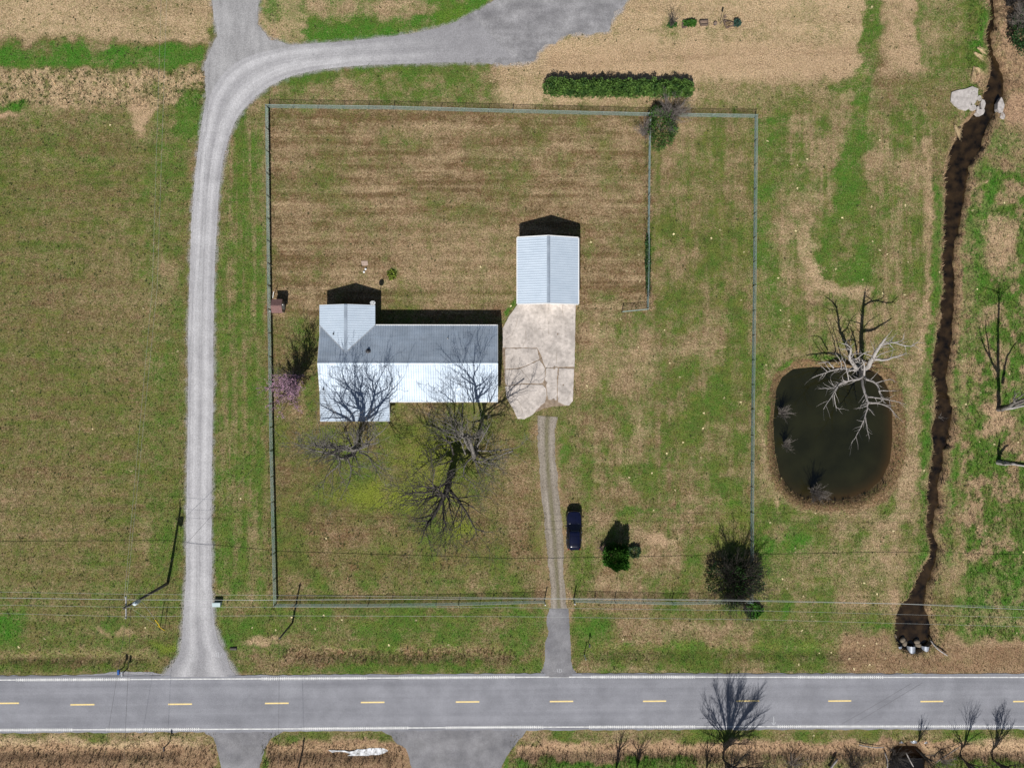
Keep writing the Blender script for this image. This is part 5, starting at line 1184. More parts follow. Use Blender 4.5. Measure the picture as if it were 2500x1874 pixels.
mb = MB(); mb.tube([P(2440, 1127, .2), P(2470, 1132, .25), P(2520, 1140, .3)], [.16, .14, .1], 8); tag(mb.build('fallen_log', m_pale, None, True), 'pale fallen log beside the broken snag', 'log')
mb = MB(); mb.tube([P(2438, 999, .2), P(2470, 996, .35), P(2520, 985, .4)], [.22, .18, .12], 8); tag(mb.build('fallen_log', m_pale, None, True), 'pale fallen log at the foot of the tall slender tree', 'log')

# --- trees rooted below the frame whose shadows cross the road
def shadow_tree(label, px, h, spread, n, seed, name='bare_tree', bark=m_dark, dens=1.5, base_z=-.2):
    tp_ = S(*px, h); q = Vector((tp_.x, tp_.y, base_z)); rnd = random.Random(seed); limbs = []
    for k in range(n):
        a = 2 * math.pi * k / n + rnd.uniform(-.3, .3); el = rnd.uniform(-.35, 1.4); s_ = spread * math.cos(el); ze = h * (.66 + .32 * math.sin(el))
        z0 = h * rnd.uniform(.04, .18)
        limbs.append(([q + Vector((0, 0, z0)), q + Vector((math.cos(a) * s_ * .22, math.sin(a) * s_ * .22, z0 + (ze - z0) * .45)), q + Vector((math.cos(a) * s_ * .68, math.sin(a) * s_ * .68, z0 + (ze - z0) * .78)), q + Vector((math.cos(a) * s_, math.sin(a) * s_, ze))], .035 + .003 * h, .012, 1))
    return bare_tree(name, label, q, limbs, bark, seed, trunk=([q + Vector((0, 0, -.2)), q + Vector((0, 0, h * .32))], (.04 + .012 * h, .03 + .006 * h)), dens=dens, up=.45, lenk=.7, ang=(18, 42), lo=.5)
shadow_tree('rounded bare tree south of the road casting its shadow over the centre line', (1800, 1686), 9.8, 4.3, 40, 21, dens=2.6)
shadow_tree('thin bare sapling south of the road, western of the pair', (1522, 1785), 5.4, 1.5, 10, 22)
shadow_tree('thin bare sapling south of the road, eastern of the pair', (1572, 1788), 5.4, 1.7, 10, 23)
shadow_tree('small bare sapling left of the rounded roadside tree', (1738, 1802), 4.6, 1.4, 9, 24)
shadow_tree('wiry bare tree by the southern culvert', (2372, 1732), 7.0, 2.2, 14, 25)
shadow_tree('clumped bare tree in the bottom right corner', (2450, 1728), 7.4, 1.8, 14, 26, dens=2.6)
shadow_tree('low bare shrub beside the southern culvert', (2255, 1752), 4.6, 1.3, 10, 27)

# --- flowering redbud west of the house
tips = []
q = P(722, 930); rnd = random.Random(31); limbs = []
for k in range(24):
    a = 2 * math.pi * k / 24 + rnd.uniform(-.2, .2); s_ = rnd.uniform(1.0, 2.2) * (1.7 if -2.9 < a - 6.283 < -.6 or (a > 3.3 and a < 5.6) else 1); hh = rnd.uniform(3.0, 5.0)
    limbs.append(([q + Vector((0, 0, .3)), q + Vector((math.cos(a) * s_ * .4, math.sin(a) * s_ * .4, hh * .5)), q + Vector((math.cos(a) * s_, math.sin(a) * s_, hh))], .06, .012, 1))
limbs.append(([q + Vector((0, 0, .3)), S(*z6(440, 1400), 5.2), S(*z6(400, 1290), 6.2)], .09, .02, 1)); limbs.append(([q + Vector((0.1, 0, .3)), S(*z6(470, 1330), 5.6), S(*z6(440, 1160), 7.2)], .08, .015, 1)); limbs.append(([q + Vector((0.1, 0, .3)), S(*z6(480, 1480), 4.6), S(*z6(520, 1330), 6)], .06, .015, 1))
redbud = bare_tree('redbud_tree', 'pink-purple flowering redbud beside the west end of the house', q, limbs, m_dark, 31, trunk=([q + Vector((0, 0, -.1)), q + Vector((0, 0, .5))], (.18, .12)), dens=1.7, up=.3, lenk=.95, tips=tips, ang=(20, 45))
def leafcloud(name, pts, size, m, parent, seed, flat_=0.3, radial=0.0, wid=.42):
    """many small leaf blades round given points"""
    rng = np.random.RandomState(seed); pts = np.asarray([tuple(p) for p in pts], dtype=float); n = len(pts)
    off = np.array(parent.location) if parent is not None else np.zeros(3); pts = pts - off
    d = rng.normal(size=(n, 3)); d[:, 2] = np.abs(d[:, 2]) * (1 - flat_) + .05; d /= np.linalg.norm(d, axis=1)[:, None]
    if radial:
        rd = pts - np.array([pts[:, 0].mean(), pts[:, 1].mean(), 0.2]); rd /= np.linalg.norm(rd, axis=1)[:, None] + 1e-6; d = d * (1 - radial) + rd * radial; d /= np.linalg.norm(d, axis=1)[:, None]
    s_ = rng.normal(size=(n, 3)); s_ -= d * (s_ * d).sum(1)[:, None]; s_ /= np.linalg.norm(s_, axis=1)[:, None]
    ln = size * rng.uniform(.7, 1.5, n)[:, None]; w = ln * wid
    up_ = np.cross(d, s_) * ln * .12
    v = np.stack([pts, pts + d * ln * .5 + s_ * w + up_, pts + d * ln, pts + d * ln * .5 - s_ * w + up_], 1).reshape(-1, 3)
    f = np.arange(4 * n).reshape(n, 4)
    return link(name, mesh_np(name, v, f), m, parent)
def leaf_mat(name, c1, c2, scale=6.0):
    m = mat(name, c1, c2, scale=scale, rough=.7, spec=.2, detail=3); return m
rnd = random.Random(33)
sel = [t + Vector((rnd.gauss(0, .05), rnd.gauss(0, .05), rnd.gauss(0, .05))) for t in tips for _ in range(2) if (t.y < q.y + .8 and rnd.random() < .8)]
stuff(leafcloud('blossom', sel[:26000], .085, leaf_mat('redbud_pink', (.46, .29, .38), (.32, .18, .26)), redbud, 3))

# --- evergreen and mixed bushes
def blob_points(c, rx, ry, rz, n, seed, shell=.35, zmin=0.02, lump=.22):
    rng = np.random.RandomState(seed); d = rng.normal(size=(n, 3)); d[:, 2] = np.abs(d[:, 2]) * 1.0 - .25; d /= np.linalg.norm(d, axis=1)[:, None]
    ph = rng.uniform(0, 6.28, 8); k = rng.uniform(1.5, 5, 8)
    lm = 1 + lump * (np.sin(d[:, 0] * k[0] * 2 + ph[0]) + np.sin(d[:, 1] * k[1] * 2 + ph[1]) + np.sin(d[:, 2] * k[2] * 2 + ph[2])) / 2
    r_ = (1 - shell * rng.rand(n) ** 1.6) * lm
    p = np.array(c)[None] + d * r_[:, None] * np.array([rx, ry, rz])[None]
    p = p[p[:, 2] > zmin]; return p
def leafy_bush(name, label, px, rx, ry, rz, n, c1, c2, seed, leaf=.12, cat='bush', stems=6, z0=None, bark=m_twig, group=None, flat_=.2, radial=0.0, wid=.42):
    q = P(*px); zc = rz * .55 if z0 is None else z0
    t = thing(name, label, cat, q, group)
    mb = MB(); rnd = random.Random(seed)
    for k in range(stems):
        a = rnd.uniform(0, 6.28); e = Vector((math.cos(a) * rx * .5, math.sin(a) * ry * .5, zc + rz * .4))
        mb.tube(smooth_line([q + Vector((0, 0, -.05)), q + e * .5 + Vector((0, 0, .05)), q + e], 3, .03, rnd), [.04, .035, .035, .03, .03, .02, .01], 5, False)
    stuff(mb.build('stems', bark, t, True))
    pts = blob_points((q.x, q.y, zc), rx, ry, rz, n, seed)
    nm = f'{name}_leaf_{int(c1[0]*1000)}_{int(c1[1]*1000)}'
    stuff(leafcloud('foliage', pts, leaf, leaf_mat(nm, c1, c2, 2.2), t, seed, flat_, radial, wid)); return t
leafy_bush('evergreen_bush', 'rounded bright green juniper on the lawn right of the car', (1501, 1354), 1.35, 1.45, 2.15, 9000, (.075, .22, .024), (.035, .11, .016), 41, .34, radial=.75, wid=.13)
# hedge: eleven rounded shrubs grown together
hx0, hx1 = P(1345, 236).x, P(1672, 240).x; hyy = P(1500, 225).y
hedge = thing('hedge', 'long clipped dark green hedge north of the yard', 'hedge', ((hx0 + hx1) / 2, hyy, 0)); rnd = random.Random(44); allp = []; mb = MB()
for k in range(25):
    x = hx0 + (hx1 - hx0) * k / 24 + rnd.uniform(-.2, .2) * (0 < k < 24); hh = rnd.uniform(.82, 1.15); y = P(1345 + 330 * k / 24, 222 + 3 * k / 24).y
    allp.append(blob_points((x, y, .85), .95 * rnd.uniform(.9, 1.1), 1.05, 1.05 * hh, 1300, 50 + k))
    for j in range(3): mb.tube([(x + rnd.uniform(-.3, .3), y, -.05), (x + rnd.uniform(-.5, .5), y + rnd.uniform(-.4, .4), 1.2)], [.03, .01], 5, False)
stuff(mb.build('stems', m_twig, hedge))
stuff(leafcloud('foliage', np.concatenate(allp), .2, leaf_mat('hedge_leaf', (.115, .21, .04), (.022, .06, .013), 1.3), hedge, 5, .1, .35, .26))
# thicket on the north fence
leafy_bush('thicket', 'green evergreen shrub tangled in the north fence', (1610, 318), 1.7, 2.3, 1.5, 2600, (.075, .165, .03), (.03, .075, .018), 45, .30, radial=.5, wid=.14)
def bare_bush(label, px, r_, h, n, seed, bark, name='bare_bush', dens=2.2, lean=(0, 0), group=None):
    q = P(*px); q.z = 0 if abs(px[0] - 2030) > 170 else -.3
    rnd = random.Random(seed); limbs = []
    for k in range(n):
        a = rnd.uniform(0, 6.283); s_ = r_ * math.sqrt(rnd.random()); hh = h * rnd.uniform(.65, 1.0)
        b_ = q + Vector((rnd.uniform(-.15, .15) * r_, rnd.uniform(-.15, .15) * r_, 0))
        e = Vector((math.cos(a) * s_ + lean[0] * hh, math.sin(a) * s_ + lean[1] * hh, hh))
        limbs.append(([b_, b_ + Vector((e.x * .35, e.y * .35, e.z * .55)), b_ + e], .02 + .008 * h, .006, 2))
    return bare_bush_build(name, label, q, limbs, bark, seed, dens, group)
def bare_bush_build(name, label, q, limbs, bark, seed, dens, group):
    rnd = random.Random(seed); t = thing(name, label, 'bush', q, group)
    for i in range(0, len(limbs), 6):
        mb = MB()
        for pts, r0, r1, lv in limbs[i:i + 6]:
            pts = smooth_line(pts, 3, .05, rnd); k = len(pts)
            mb.tube(pts, [r0 + (r1 - r0) * j / (k - 1) for j in range(k)], 4, False); sprout(mb, pts, r0, r1, lv, rnd, dens, .25, .3, .9, None, 1.2, (18, 45))
        mb.build('branch_cluster', bark, t, True)
    return t
bare_bush('grey tangled leafless shrub on the north fence beside the evergreen', (1632, 290), 2.5, 2.8, 64, 46, m_twig)
bare_bush('low grey brush at the top of the inner fence', (1572, 328), 1.7, 1.7, 34, 47, m_twig)
bare_bush('big dense leafless shrub over the front fence corner', (1786, 1412), 4.3, 4.2, 120, 48, mat('black_twig', (.055, .048, .04), (.03, .026, .022), scale=4), dens=2.2)
bare_bush('grey leafless shrub in front of the fence at the big shrub', (1790, 1468), 1.7, 1.3, 26, 49, m_twig)
leafy_bush('ivy_clump', 'dark green ivy clump inside the big leafless front shrub', (1786, 1408), 3.1, 2.8, 2.1, 4200, (.038, .095, .020), (.014, .040, .012), 50, .34, radial=.6, wid=.13)
leafy_bush('grass_clump', 'fresh green clump outside the front fence below the big shrub', (1838, 1488), 1.2, .9, .35, 1200, (.05, .16, .015), (.03, .09, .012), 51, .2, cat='plant', stems=3)
bare_bush('pinkish twiggy shrub beside the round juniper', (1466, 1338), .8, 1.2, 20, 52, mat('pink_twig', (.30, .20, .20), (.20, .13, .13), scale=5), dens=2.6)
leafy_bush('low_shrub', 'low blue-green shrub right of the round juniper', (1548, 1345), .75, .7, .4, 900, (.07, .13, .06), (.035, .07, .03), 53, .14, stems=4)
bare_bush('bare shrub standing in the pond, northern of the two by the west bank', (1906, 1008), 1.2, 1.9, 26, 54, m_twig)
bare_bush('bare shrub standing in the pond, southern of the two by the west bank', (1918, 1085), 1.1, 1.8, 24, 55, m_twig)
bare_bush('dark bare shrub at the south-west corner of the pond', (1985, 1198), 1.5, 2.6, 34, 56, m_twig)
bare_bush('fan-shaped bare shrub at the left end of the garden row', (1638, 64), 1.1, 2.5, 16, 57, m_dark, dens=.7)
leafy_bush('grass_clump', 'green leaves at the foot of the fan-shaped bare shrub', (1640, 63), .6, .35, .2, 260, (.06, .15, .03), (.03, .09, .02), 58, .16, cat='plant', stems=3)
bare_bush('dense grey brush in the top right corner', (2490, 62), 3.0, 3.2, 70, 59, m_twig)
bare_bush('dark brush beside the creek at the top edge', (2462, 10), 2.2, 2.6, 50, 60, m_dark)
leafy_bush('evergreen_bush', 'dark green evergreen in the top right corner', (2496, 85), 2.2, 3.0, 1.8, 4500, (.03, .08, .02), (.012, .035, .01), 61, .17)
bare_bush('brown twiggy brush along the inner fence corner', (1581, 722), .55, 1.2, 14, 62, m_dark)
bare_bush('small pale flowering shrub at the top edge of the west field', (372, -2), .85, 1.0, 22, 63, mat('pale_bloom', (.48, .36, .36), (.25, .17, .17), scale=9), dens=3)
bare_bush('wiry brush overhanging the middle of the creek', (2292, 1018), .6, .9, 10, 64, m_twig)
bare_bush('dark tangled brush west of the southern culvert', (2080, 1868), 2.4, 2.0, 30, 65, m_dark)
bare_bush('dry tangled brush on the bank south of the road', (1930, 1864), 2.2, 1.4, 26, 66, m_twig)
bare_bush('matted vines around the southern culvert mouths', (2185, 1846), 2.2, 1.5, 34, 67, m_dark)
bare_bush('dry brush right of the southern culvert mouths', (2300, 1856), 1.4, 1.5, 18, 68, m_twig)
leafy_bush('weed_tuft', 'yellow-green weed tuft alone on the brown back lawn', (956, 670), .5, .6, .14, 200, (.17, .22, .03), (.11, .15, .02), 70, .2, cat='plant', stems=3)
leafy_bush('vine', 'dark green vine climbing the inner fence', (1580, 640), .35, 3.6, .7, 1800, (.05, .12, .035), (.02, .05, .015), 71, .12, cat='plant', stems=5, group=None)

# ================================================================== ROADSIDE AND GARDEN THINGS
def mailbox(label, px, m, h=1.1, rz=0, size=(.2, .5, .24)):
    q = P(*px); t = thing('mailbox', label, 'mailbox', q)
    mb = MB(); mb.box((q.x, q.y + .12, h / 2 - .05), (.1, .1, h + .1), rz); mb.build('post', m_pole, t)
    mb = MB(); w, l, hh = size; pts = []; n = 7
    prof = [(-w / 2, 0), (w / 2, 0)] + [(w / 2 * math.cos(math.pi * k / n), hh * .55 + w / 2 * math.sin(math.pi * k / n)) for k in range(n + 1)]
    k = len(prof); vs = [(q.x + a, q.y - l / 2, h + b_) for a, b_ in prof] + [(q.x + a, q.y + l / 2, h + b_) for a, b_ in prof]
    mb.add(vs, [tuple(range(k))[::-1], tuple(range(k, 2 * k))] + [(i, (i + 1) % k, k + (i + 1) % k, k + i) for i in range(k)]); mb.build('box', m, t)
    mb = MB(); mb.box((q.x + w / 2 + .015, q.y, h + .2), (.02, .05, .2)); mb.build('flag', mat('flag_red', (.5, .03, .02), (.4, .03, .02)), t)
    mb = MB(); mb.box((q.x, q.y - l / 2 - .012, h + .12), (w * .85, .02, hh * .8)); mb.build('door', m, t)
    return t
mailbox('blue mailbox on the gravel shoulder by the road', (302, 1630), mat('mailbox_blue', (.03, .13, .42), (.02, .09, .32), rough=.4), 1.15, size=(.30, .58, .34))
mailbox('grey mailbox right beside the blue one', (311, 1634), mat('mailbox_grey', (.40, .42, .44), (.32, .34, .36), rough=.4), 1.2, size=(.26, .55, .30))
mailbox('dark mailbox on a post south of the road', (414, 1812), mat('mailbox_black', (.04, .04, .045), (.03, .03, .03), rough=.5), 1.5)
q = P(1426.5, 1597); t = thing('marker_post', 'slim white marker post beside the house apron', 'post', q)
mb = MB(); mb.box((q.x, q.y, .85), (.10, .04, 1.9)); mb.build('shaft', m_trim, t)
mb = MB(); mb.box((q.x, q.y - .025, 1.55), (.09, .012, .3)); mb.build('reflector', mat('reflector_white', (.8, .8, .8), (.7, .7, .7), rough=.3), t)
q = P(1437, 1568); t = thing('mailbox', 'small dark mailbox in the weeds beside the house apron', 'mailbox', q)
mb = MB(); mb.tube([(q.x, q.y, -.05), (q.x, q.y, 1.0)], .045, 6); mb.build('post', m_pole, t)
mb = MB(); mb.box((q.x, q.y, 1.1), (.2, .45, .22)); mb.build('box', MATS['mailbox_black'], t, bevel=.05)
# utility pedestal beside the drive
q = P(530, 1474, .4); mb = MB(); t = thing('utility_pedestal', 'pale blue-grey utility box beside the gravel drive under the wires', 'utility box', (q.x, q.y, 0))
mb.box((q.x, q.y, .35), (.95, .45, .7)); mb.build('cabinet', mat('pedestal_paint', (.45, .55, .56), (.38, .48, .50), rough=.5), t, bevel=.03)
mb = MB(); mb.box((q.x, q.y, .72), (1.02, .52, .05)); mb.build('lid', MATS['pedestal_paint'], t, bevel=.015)
q = P(574, 1582); mb = MB(); t = thing('culvert_pipe', 'short dark culvert pipe end beside the gravel drive mouth', 'pipe', q)
mb.tube([(q.x - .6, q.y, -.05), (q.x + .25, q.y, .0)], .22, 12, False); mb.build('barrel', mat('rusty_metal', (.09, .08, .075), (.05, .04, .035), rough=.8), t, True)
# septic lid and its cleanout caps on the back lawn
q = P(892, 642); mb = MB(); mb.prism(resample(wpts([(882, 638), (898, 637), (899, 648), (884, 649)]), .3, .03, 2), -.05, .05); tag(mb.build('stepping_stone', mat('pink_stone', (.42, .32, .26), (.34, .26, .21), scale=4)), 'flat pinkish stone on the brown back lawn', 'stone')
for (x, y), lab in (((893, 657), 'upper white cap on the back lawn near the flat stone'), ((889, 664), 'lower white cap on the back lawn near the flat stone')):
    q = P(x, y); mb = MB(); mb.tube([(q.x, q.y, -.05), (q.x, q.y, .16), (q.x, q.y, .19)], [.14, .14, .09], 10); tag(mb.build('cleanout_cap', m_trim, None, True), lab, 'pipe cap')
# garden row in the straw field
m_plank = mat('garden_timber', (.17, .125, .10), (.10, .07, .055), scale=6, rough=.9); m_gsoil = mat('garden_soil', (.25, .18, .14), (.15, .11, .08), scale=8, bump=.02)
def planter(label, px4, hh, seed, fill=True):
    pts = wpts(px4); c = sum(pts, Vector()) / len(pts); t = thing('planter', label, 'planter', (c.x, c.y, 0))
    for i in range(len(pts)):
        a, b_ = pts[i], pts[(i + 1) % len(pts)]; bar('side_board', a + Vector((0, 0, hh / 2)), b_ + Vector((0, 0, hh / 2)), .09, hh, m_plank, t)
    if fill:
        mb = MB(); mb.prism([(c.x + (p_.x - c.x) * .96, c.y + (p_.y - c.y) * .96) for p_ in pts], -.05, hh * .45); mb.build('soil', m_gsoil, t)
    return t
planter('square dark wooden planter right of the fan-shaped shrub', [(1665, 59), (1675, 58), (1675, 68), (1665, 70)], .35, 1)
leafy_bush('garden_plant', 'leafy green plant in the garden row', (1684, 59), .75, .4, .35, 700, (.06, .16, .02), (.03, .09, .015), 80, .18, cat='plant', stems=4)
planter('long rectangular wooden planter in the garden row', [(1707, 54), (1727, 53), (1727, 63), (1710, 64)], .38, 2)
q = P(1745, 60); mb = MB(); t = thing('flower_pot', 'small dark pot in the garden row', 'pot', q); mb.tube([(q.x, q.y, 0), (q.x, q.y, .3), (q.x, q.y, .34)], [.17, .24, .22], 12); mb.build('bowl', mat('dark_pot', (.10, .085, .085), (.07, .06, .06)), t, True)
mb = MB(); mb.tube([(q.x, q.y, .34), (q.x, q.y, .345)], [.20, .20], 12); mb.build('soil', m_gsoil, t)
q = P(1757, 60); t = thing('bird_feeder', 'slim feeder on a tall pole in the garden row', 'bird feeder', q)
mb = MB(); mb.tube([(q.x, q.y, -.1), (q.x, q.y, 2.0)], .035, 8); mb.build('pole', m_pole, t)
mb = MB(); mb.tube([(q.x, q.y, 1.9), (q.x, q.y, 1.95), (q.x, q.y, 2.35), (q.x, q.y, 2.5)], [.08, .13, .13, .02], 8); mb.build('feeder_box', m_plank, t, True)
mb = MB(); e = P(1761, 55); mb.tube([(e.x, e.y, -.1), (e.x + .15, e.y, 1.4), (e.x + .3, e.y, 1.55)], .022, 6); tag(mb.build('plant_hook', m_pole), 'thin bent shepherd hook beside the feeder pole', 'hook')
planter('wedge-shaped planter of dry stalks in the garden row', [(1766, 53), (1788, 58), (1789, 64), (1774, 70), (1768, 62)], .34, 3)
leafy_bush('dry_stalks', 'dry stalks filling the wedge-shaped planter', (1777, 62), .45, .3, .25, 260, (.36, .27, .16), (.2, .14, .08), 81, .16, cat='plant', stems=3)
leafy_bush('garden_plant', 'blue-green potted shrub at the right end of the garden row', (1798, 60), .4, .42, .5, 500, (.05, .11, .08), (.02, .05, .04), 82, .13, cat='plant', stems=4)

# ---- broken concrete and boulders in the creek
m_rock = mat('pale_rock', (.46, .425, .405), (.30, .275, .26), scale=2.6, rough=.9, bump=.03, bscale=5)
def rock(label, px, sx, sy, sz, seed, z=None, m=m_rock, name='boulder', cat='rock', group=None, flat_=False):
    q = P(*px); g = gz(q.x, q.y) if z is None else z; rnd = random.Random(seed)
    bm = bmesh.new(); bmesh.ops.create_icosphere(bm, subdivisions=2, radius=1)
    for v in bm.verts:
        k = 1 + rnd.uniform(-.16, .16); v.co = Vector((v.co.x * sx * k, v.co.y * sy * k, max(-.5, min(.55 if flat_ else 1, v.co.z)) * sz * (1 + rnd.uniform(-.1, .1))))
    me = bpy.data.meshes.new(name); bm.to_mesh(me); bm.free()
    o = link(name, me, m, None, True, (q.x, q.y, g + sz * .25)); o.rotation_euler = (rnd.uniform(-.1, .1), rnd.uniform(-.1, .1), rnd.uniform(0, 3)); tag(o, label, cat, group); return o
mb = MB(); mb.prism(resample(wpts([(2322, 226), (2332, 222), (2350, 219), (2372, 213), (2386, 218), (2386, 236), (2370, 248), (2368, 262), (2358, 270), (2340, 266), (2328, 258), (2320, 248)]), .35, .05, 4), -.2, .16)
tag(mb.build('concrete_chunk', m_rock), 'large flat pale concrete chunk on the creek bank', 'concrete')
for px, sx, sy, lab in (((2375, 240), .5, .9, 'long pale rock against the flat concrete chunk'), ((2373, 263), .55, .42, 'rounded pale rock below the flat concrete chunk'), ((2387, 265), .2, .28, 'smallest pale rock between larger ones at the creek'), ((2400, 255), .35, .75, 'narrow upright pale rock on the west creek edge'), ((2396, 272), .6, .42, 'pale rock lowest at the west creek edge'), ((2392, 240), .35, .4, 'grey rock above the narrow upright rock'), ((2444, 258), .5, 1.1, 'tall pale rock across the creek on the east edge'), ((2450, 282), .4, .5, 'small pale rock on the east creek edge')):
    q = P(*px); rnd = random.Random(int(px[0] * 3 + px[1])); zb = -.15 if px[0] < 2390 else -.75
    poly = [(q.x + math.cos(a_) * sx * rnd.uniform(.75, 1.15), q.y + math.sin(a_) * sy * rnd.uniform(.75, 1.15)) for a_ in [2 * math.pi * (k + rnd.uniform(-.25, .25)) / 9 for k in range(9)]]
    mb = MB(); mb.prism(poly, zb, zb + (.30 if px[0] < 2390 else .72) + rnd.uniform(-.04, .06)); o = mb.build('boulder', m_rock, None, False, .05); tag(o, lab, 'rock')
# dry pale reeds fallen on the bank
m_reed = mat('dry_reed', (.52, .40, .24), (.40, .29, .16), scale=6, rough=.9)
for (a, b_), lab in ((((2385, 115), (2408, 135)), 'upper sheaf of pale dry reeds on the creek bank'), (((2378, 128), (2402, 150)), 'middle sheaf of pale dry reeds on the creek bank'), (((2378, 162), (2372, 208)), 'lower upright sheaf of pale dry reeds by the concrete chunk'), (((2380, 165), (2396, 182)), 'short sheaf of pale dry reeds above the concrete chunk'), (((2330, 305), (2345, 345)), 'dry reeds south of the concrete chunk'), (((2348, 312), (2332, 328)), 'crossing dry reeds south of the concrete chunk')):
    A, B_ = P(*a, .05), P(*b_, .05); d = B_ - A; n_ = Vector((-d.y, d.x, 0)).normalized(); rnd = random.Random(a[0]); mb = MB()
    for k in range(26):
        s_ = A + n_ * rnd.gauss(0, .09) + d * rnd.uniform(0, .3); e = s_ + d * rnd.uniform(.4, .75) + n_ * rnd.gauss(0, .18); s_.z = rnd.uniform(.02, .15); e.z = rnd.uniform(.08, .3)
        mb.tube([s_, (s_ + e) / 2 + Vector((0, 0, .08)), e], [.022, .02, .006], 4, False)
    tag(mb.build('reed_sheaf', m_reed), lab, 'reeds')

# ---- culverts under the road
m_pipe = mat('galvanised_pipe', (.50, .53, .58), (.36, .39, .44), scale=3, rough=.4, metal=.5)
m_pipe_shade = mat('pipe_shade', (.05, .05, .055), (.03, .03, .03), rough=.8)
for i, (nx_, sx_, lab) in enumerate(((2198, 2203, 'western galvanised culvert pipe under the road'), (2231, 2236, 'middle galvanised culvert pipe under the road'), (2266, 2264, 'eastern galvanised culvert pipe under the road'))):
    A, B_ = P(nx_, 1580), P(sx_, 1815); zc = -.72; rad = .52
    t = thing('culvert_pipe', lab, 'pipe', (A.x, A.y, zc)); d = (B_ - A).normalized(); s_ = Vector((-d.y, d.x, 0)); L = (B_ - A).length; mb = MB(); n = 20; vs = []; fs = []
    steps = int(L / .16); 
    for k in range(steps + 1):
        y = L * k / steps; r_ = rad + (.018 if k % 2 else 0)
        for j in range(n):
            a = 2 * math.pi * j / n; p_ = A + d * y + s_ * (math.cos(a) * r_); vs.append((p_.x, p_.y, zc + math.sin(a) * r_))
    for k in range(steps):
        for j in range(n): fs.append((k * n + j, k * n + (j + 1) % n, (k + 1) * n + (j + 1) % n, (k + 1) * n + j))
    mb.add(vs, fs); mb.build('barrel', m_pipe, t, True)
    for e, sgn in ((A, 1), (B_, -1)):
        mb = MB(); mb.tube([e + Vector((0, 0, zc)) + s_ * (math.cos(a_) * rad) + Vector((0, 0, math.sin(a_) * rad)) for a_ in [2 * math.pi * j / 20 for j in range(21)]], .035, 6, False); mb.build('rim', m_pipe, t, True)
    mb = MB(); p_ = A + d * 4; mb.add([tuple(p_ + s_ * (math.cos(a_) * rad * .95) + Vector((0, 0, zc + math.sin(a_) * rad * .95))) for a_ in [2 * math.pi * j / 16 for j in range(16)]], [tuple(range(16))]); mb.build('interior_shade', m_pipe_shade, t)  # near-black disc across the barrel, painted as the shade inside
for px, lab in (((2211, 1566), 'rock pile stone between the western and middle culverts'), ((2216, 1574), 'smaller stone beside the western culvert mouth'), ((2246, 1570), 'rock pile stone between the middle and eastern culverts'), ((2250, 1578), 'lower stone by the eastern culvert mouth'), ((2190, 1556), 'grey stone at the west end of the culvert pool')):
    rock(lab, px, .34, .42, .32, px[0], z=-.85, m=mat('mud_rock', (.20, .165, .125), (.12, .10, .075), scale=4, rough=.95, bump=.03))
for nodes, r_, lab, m in (([(2275, 1565), (2287, 1582), (2310, 1598)], .09, 'bleached branch lying across the culvert bank', m_pale), ([(2095, 1815), (2130, 1822), (2158, 1823)], .07, 'thin fallen branch on the south bank', m_pale), ([(2022, 1874), (2045, 1850)], .14, 'short pale log in the brush south of the road', m_pale), ([(2216, 1840), (2234, 1874)], .08, 'pale branch slanting below the southern culverts', m_pale), ([(2163, 1838), (2167, 1858), (2163, 1872)], .08, 'crooked pale stick in the dark brush south of the road', m_pale), ([(2284, 1860), (2345, 1815)], .06, 'long thin stem leaning over the south bank', m_twig)):
    pts = []
    for x, y in nodes: p_ = P(x, y); pts.append(Vector((p_.x, p_.y, max(gz(p_.x, p_.y), -.7) + r_ + .25)))
    mb = MB(); mb.tube(smooth_line(pts, 4, .04, random.Random(nodes[0][0])), [r_] * ((len(pts) - 1) * 4) + [r_ * .5], 7); tag(mb.build('fallen_branch', m, None, True), lab, 'branch')

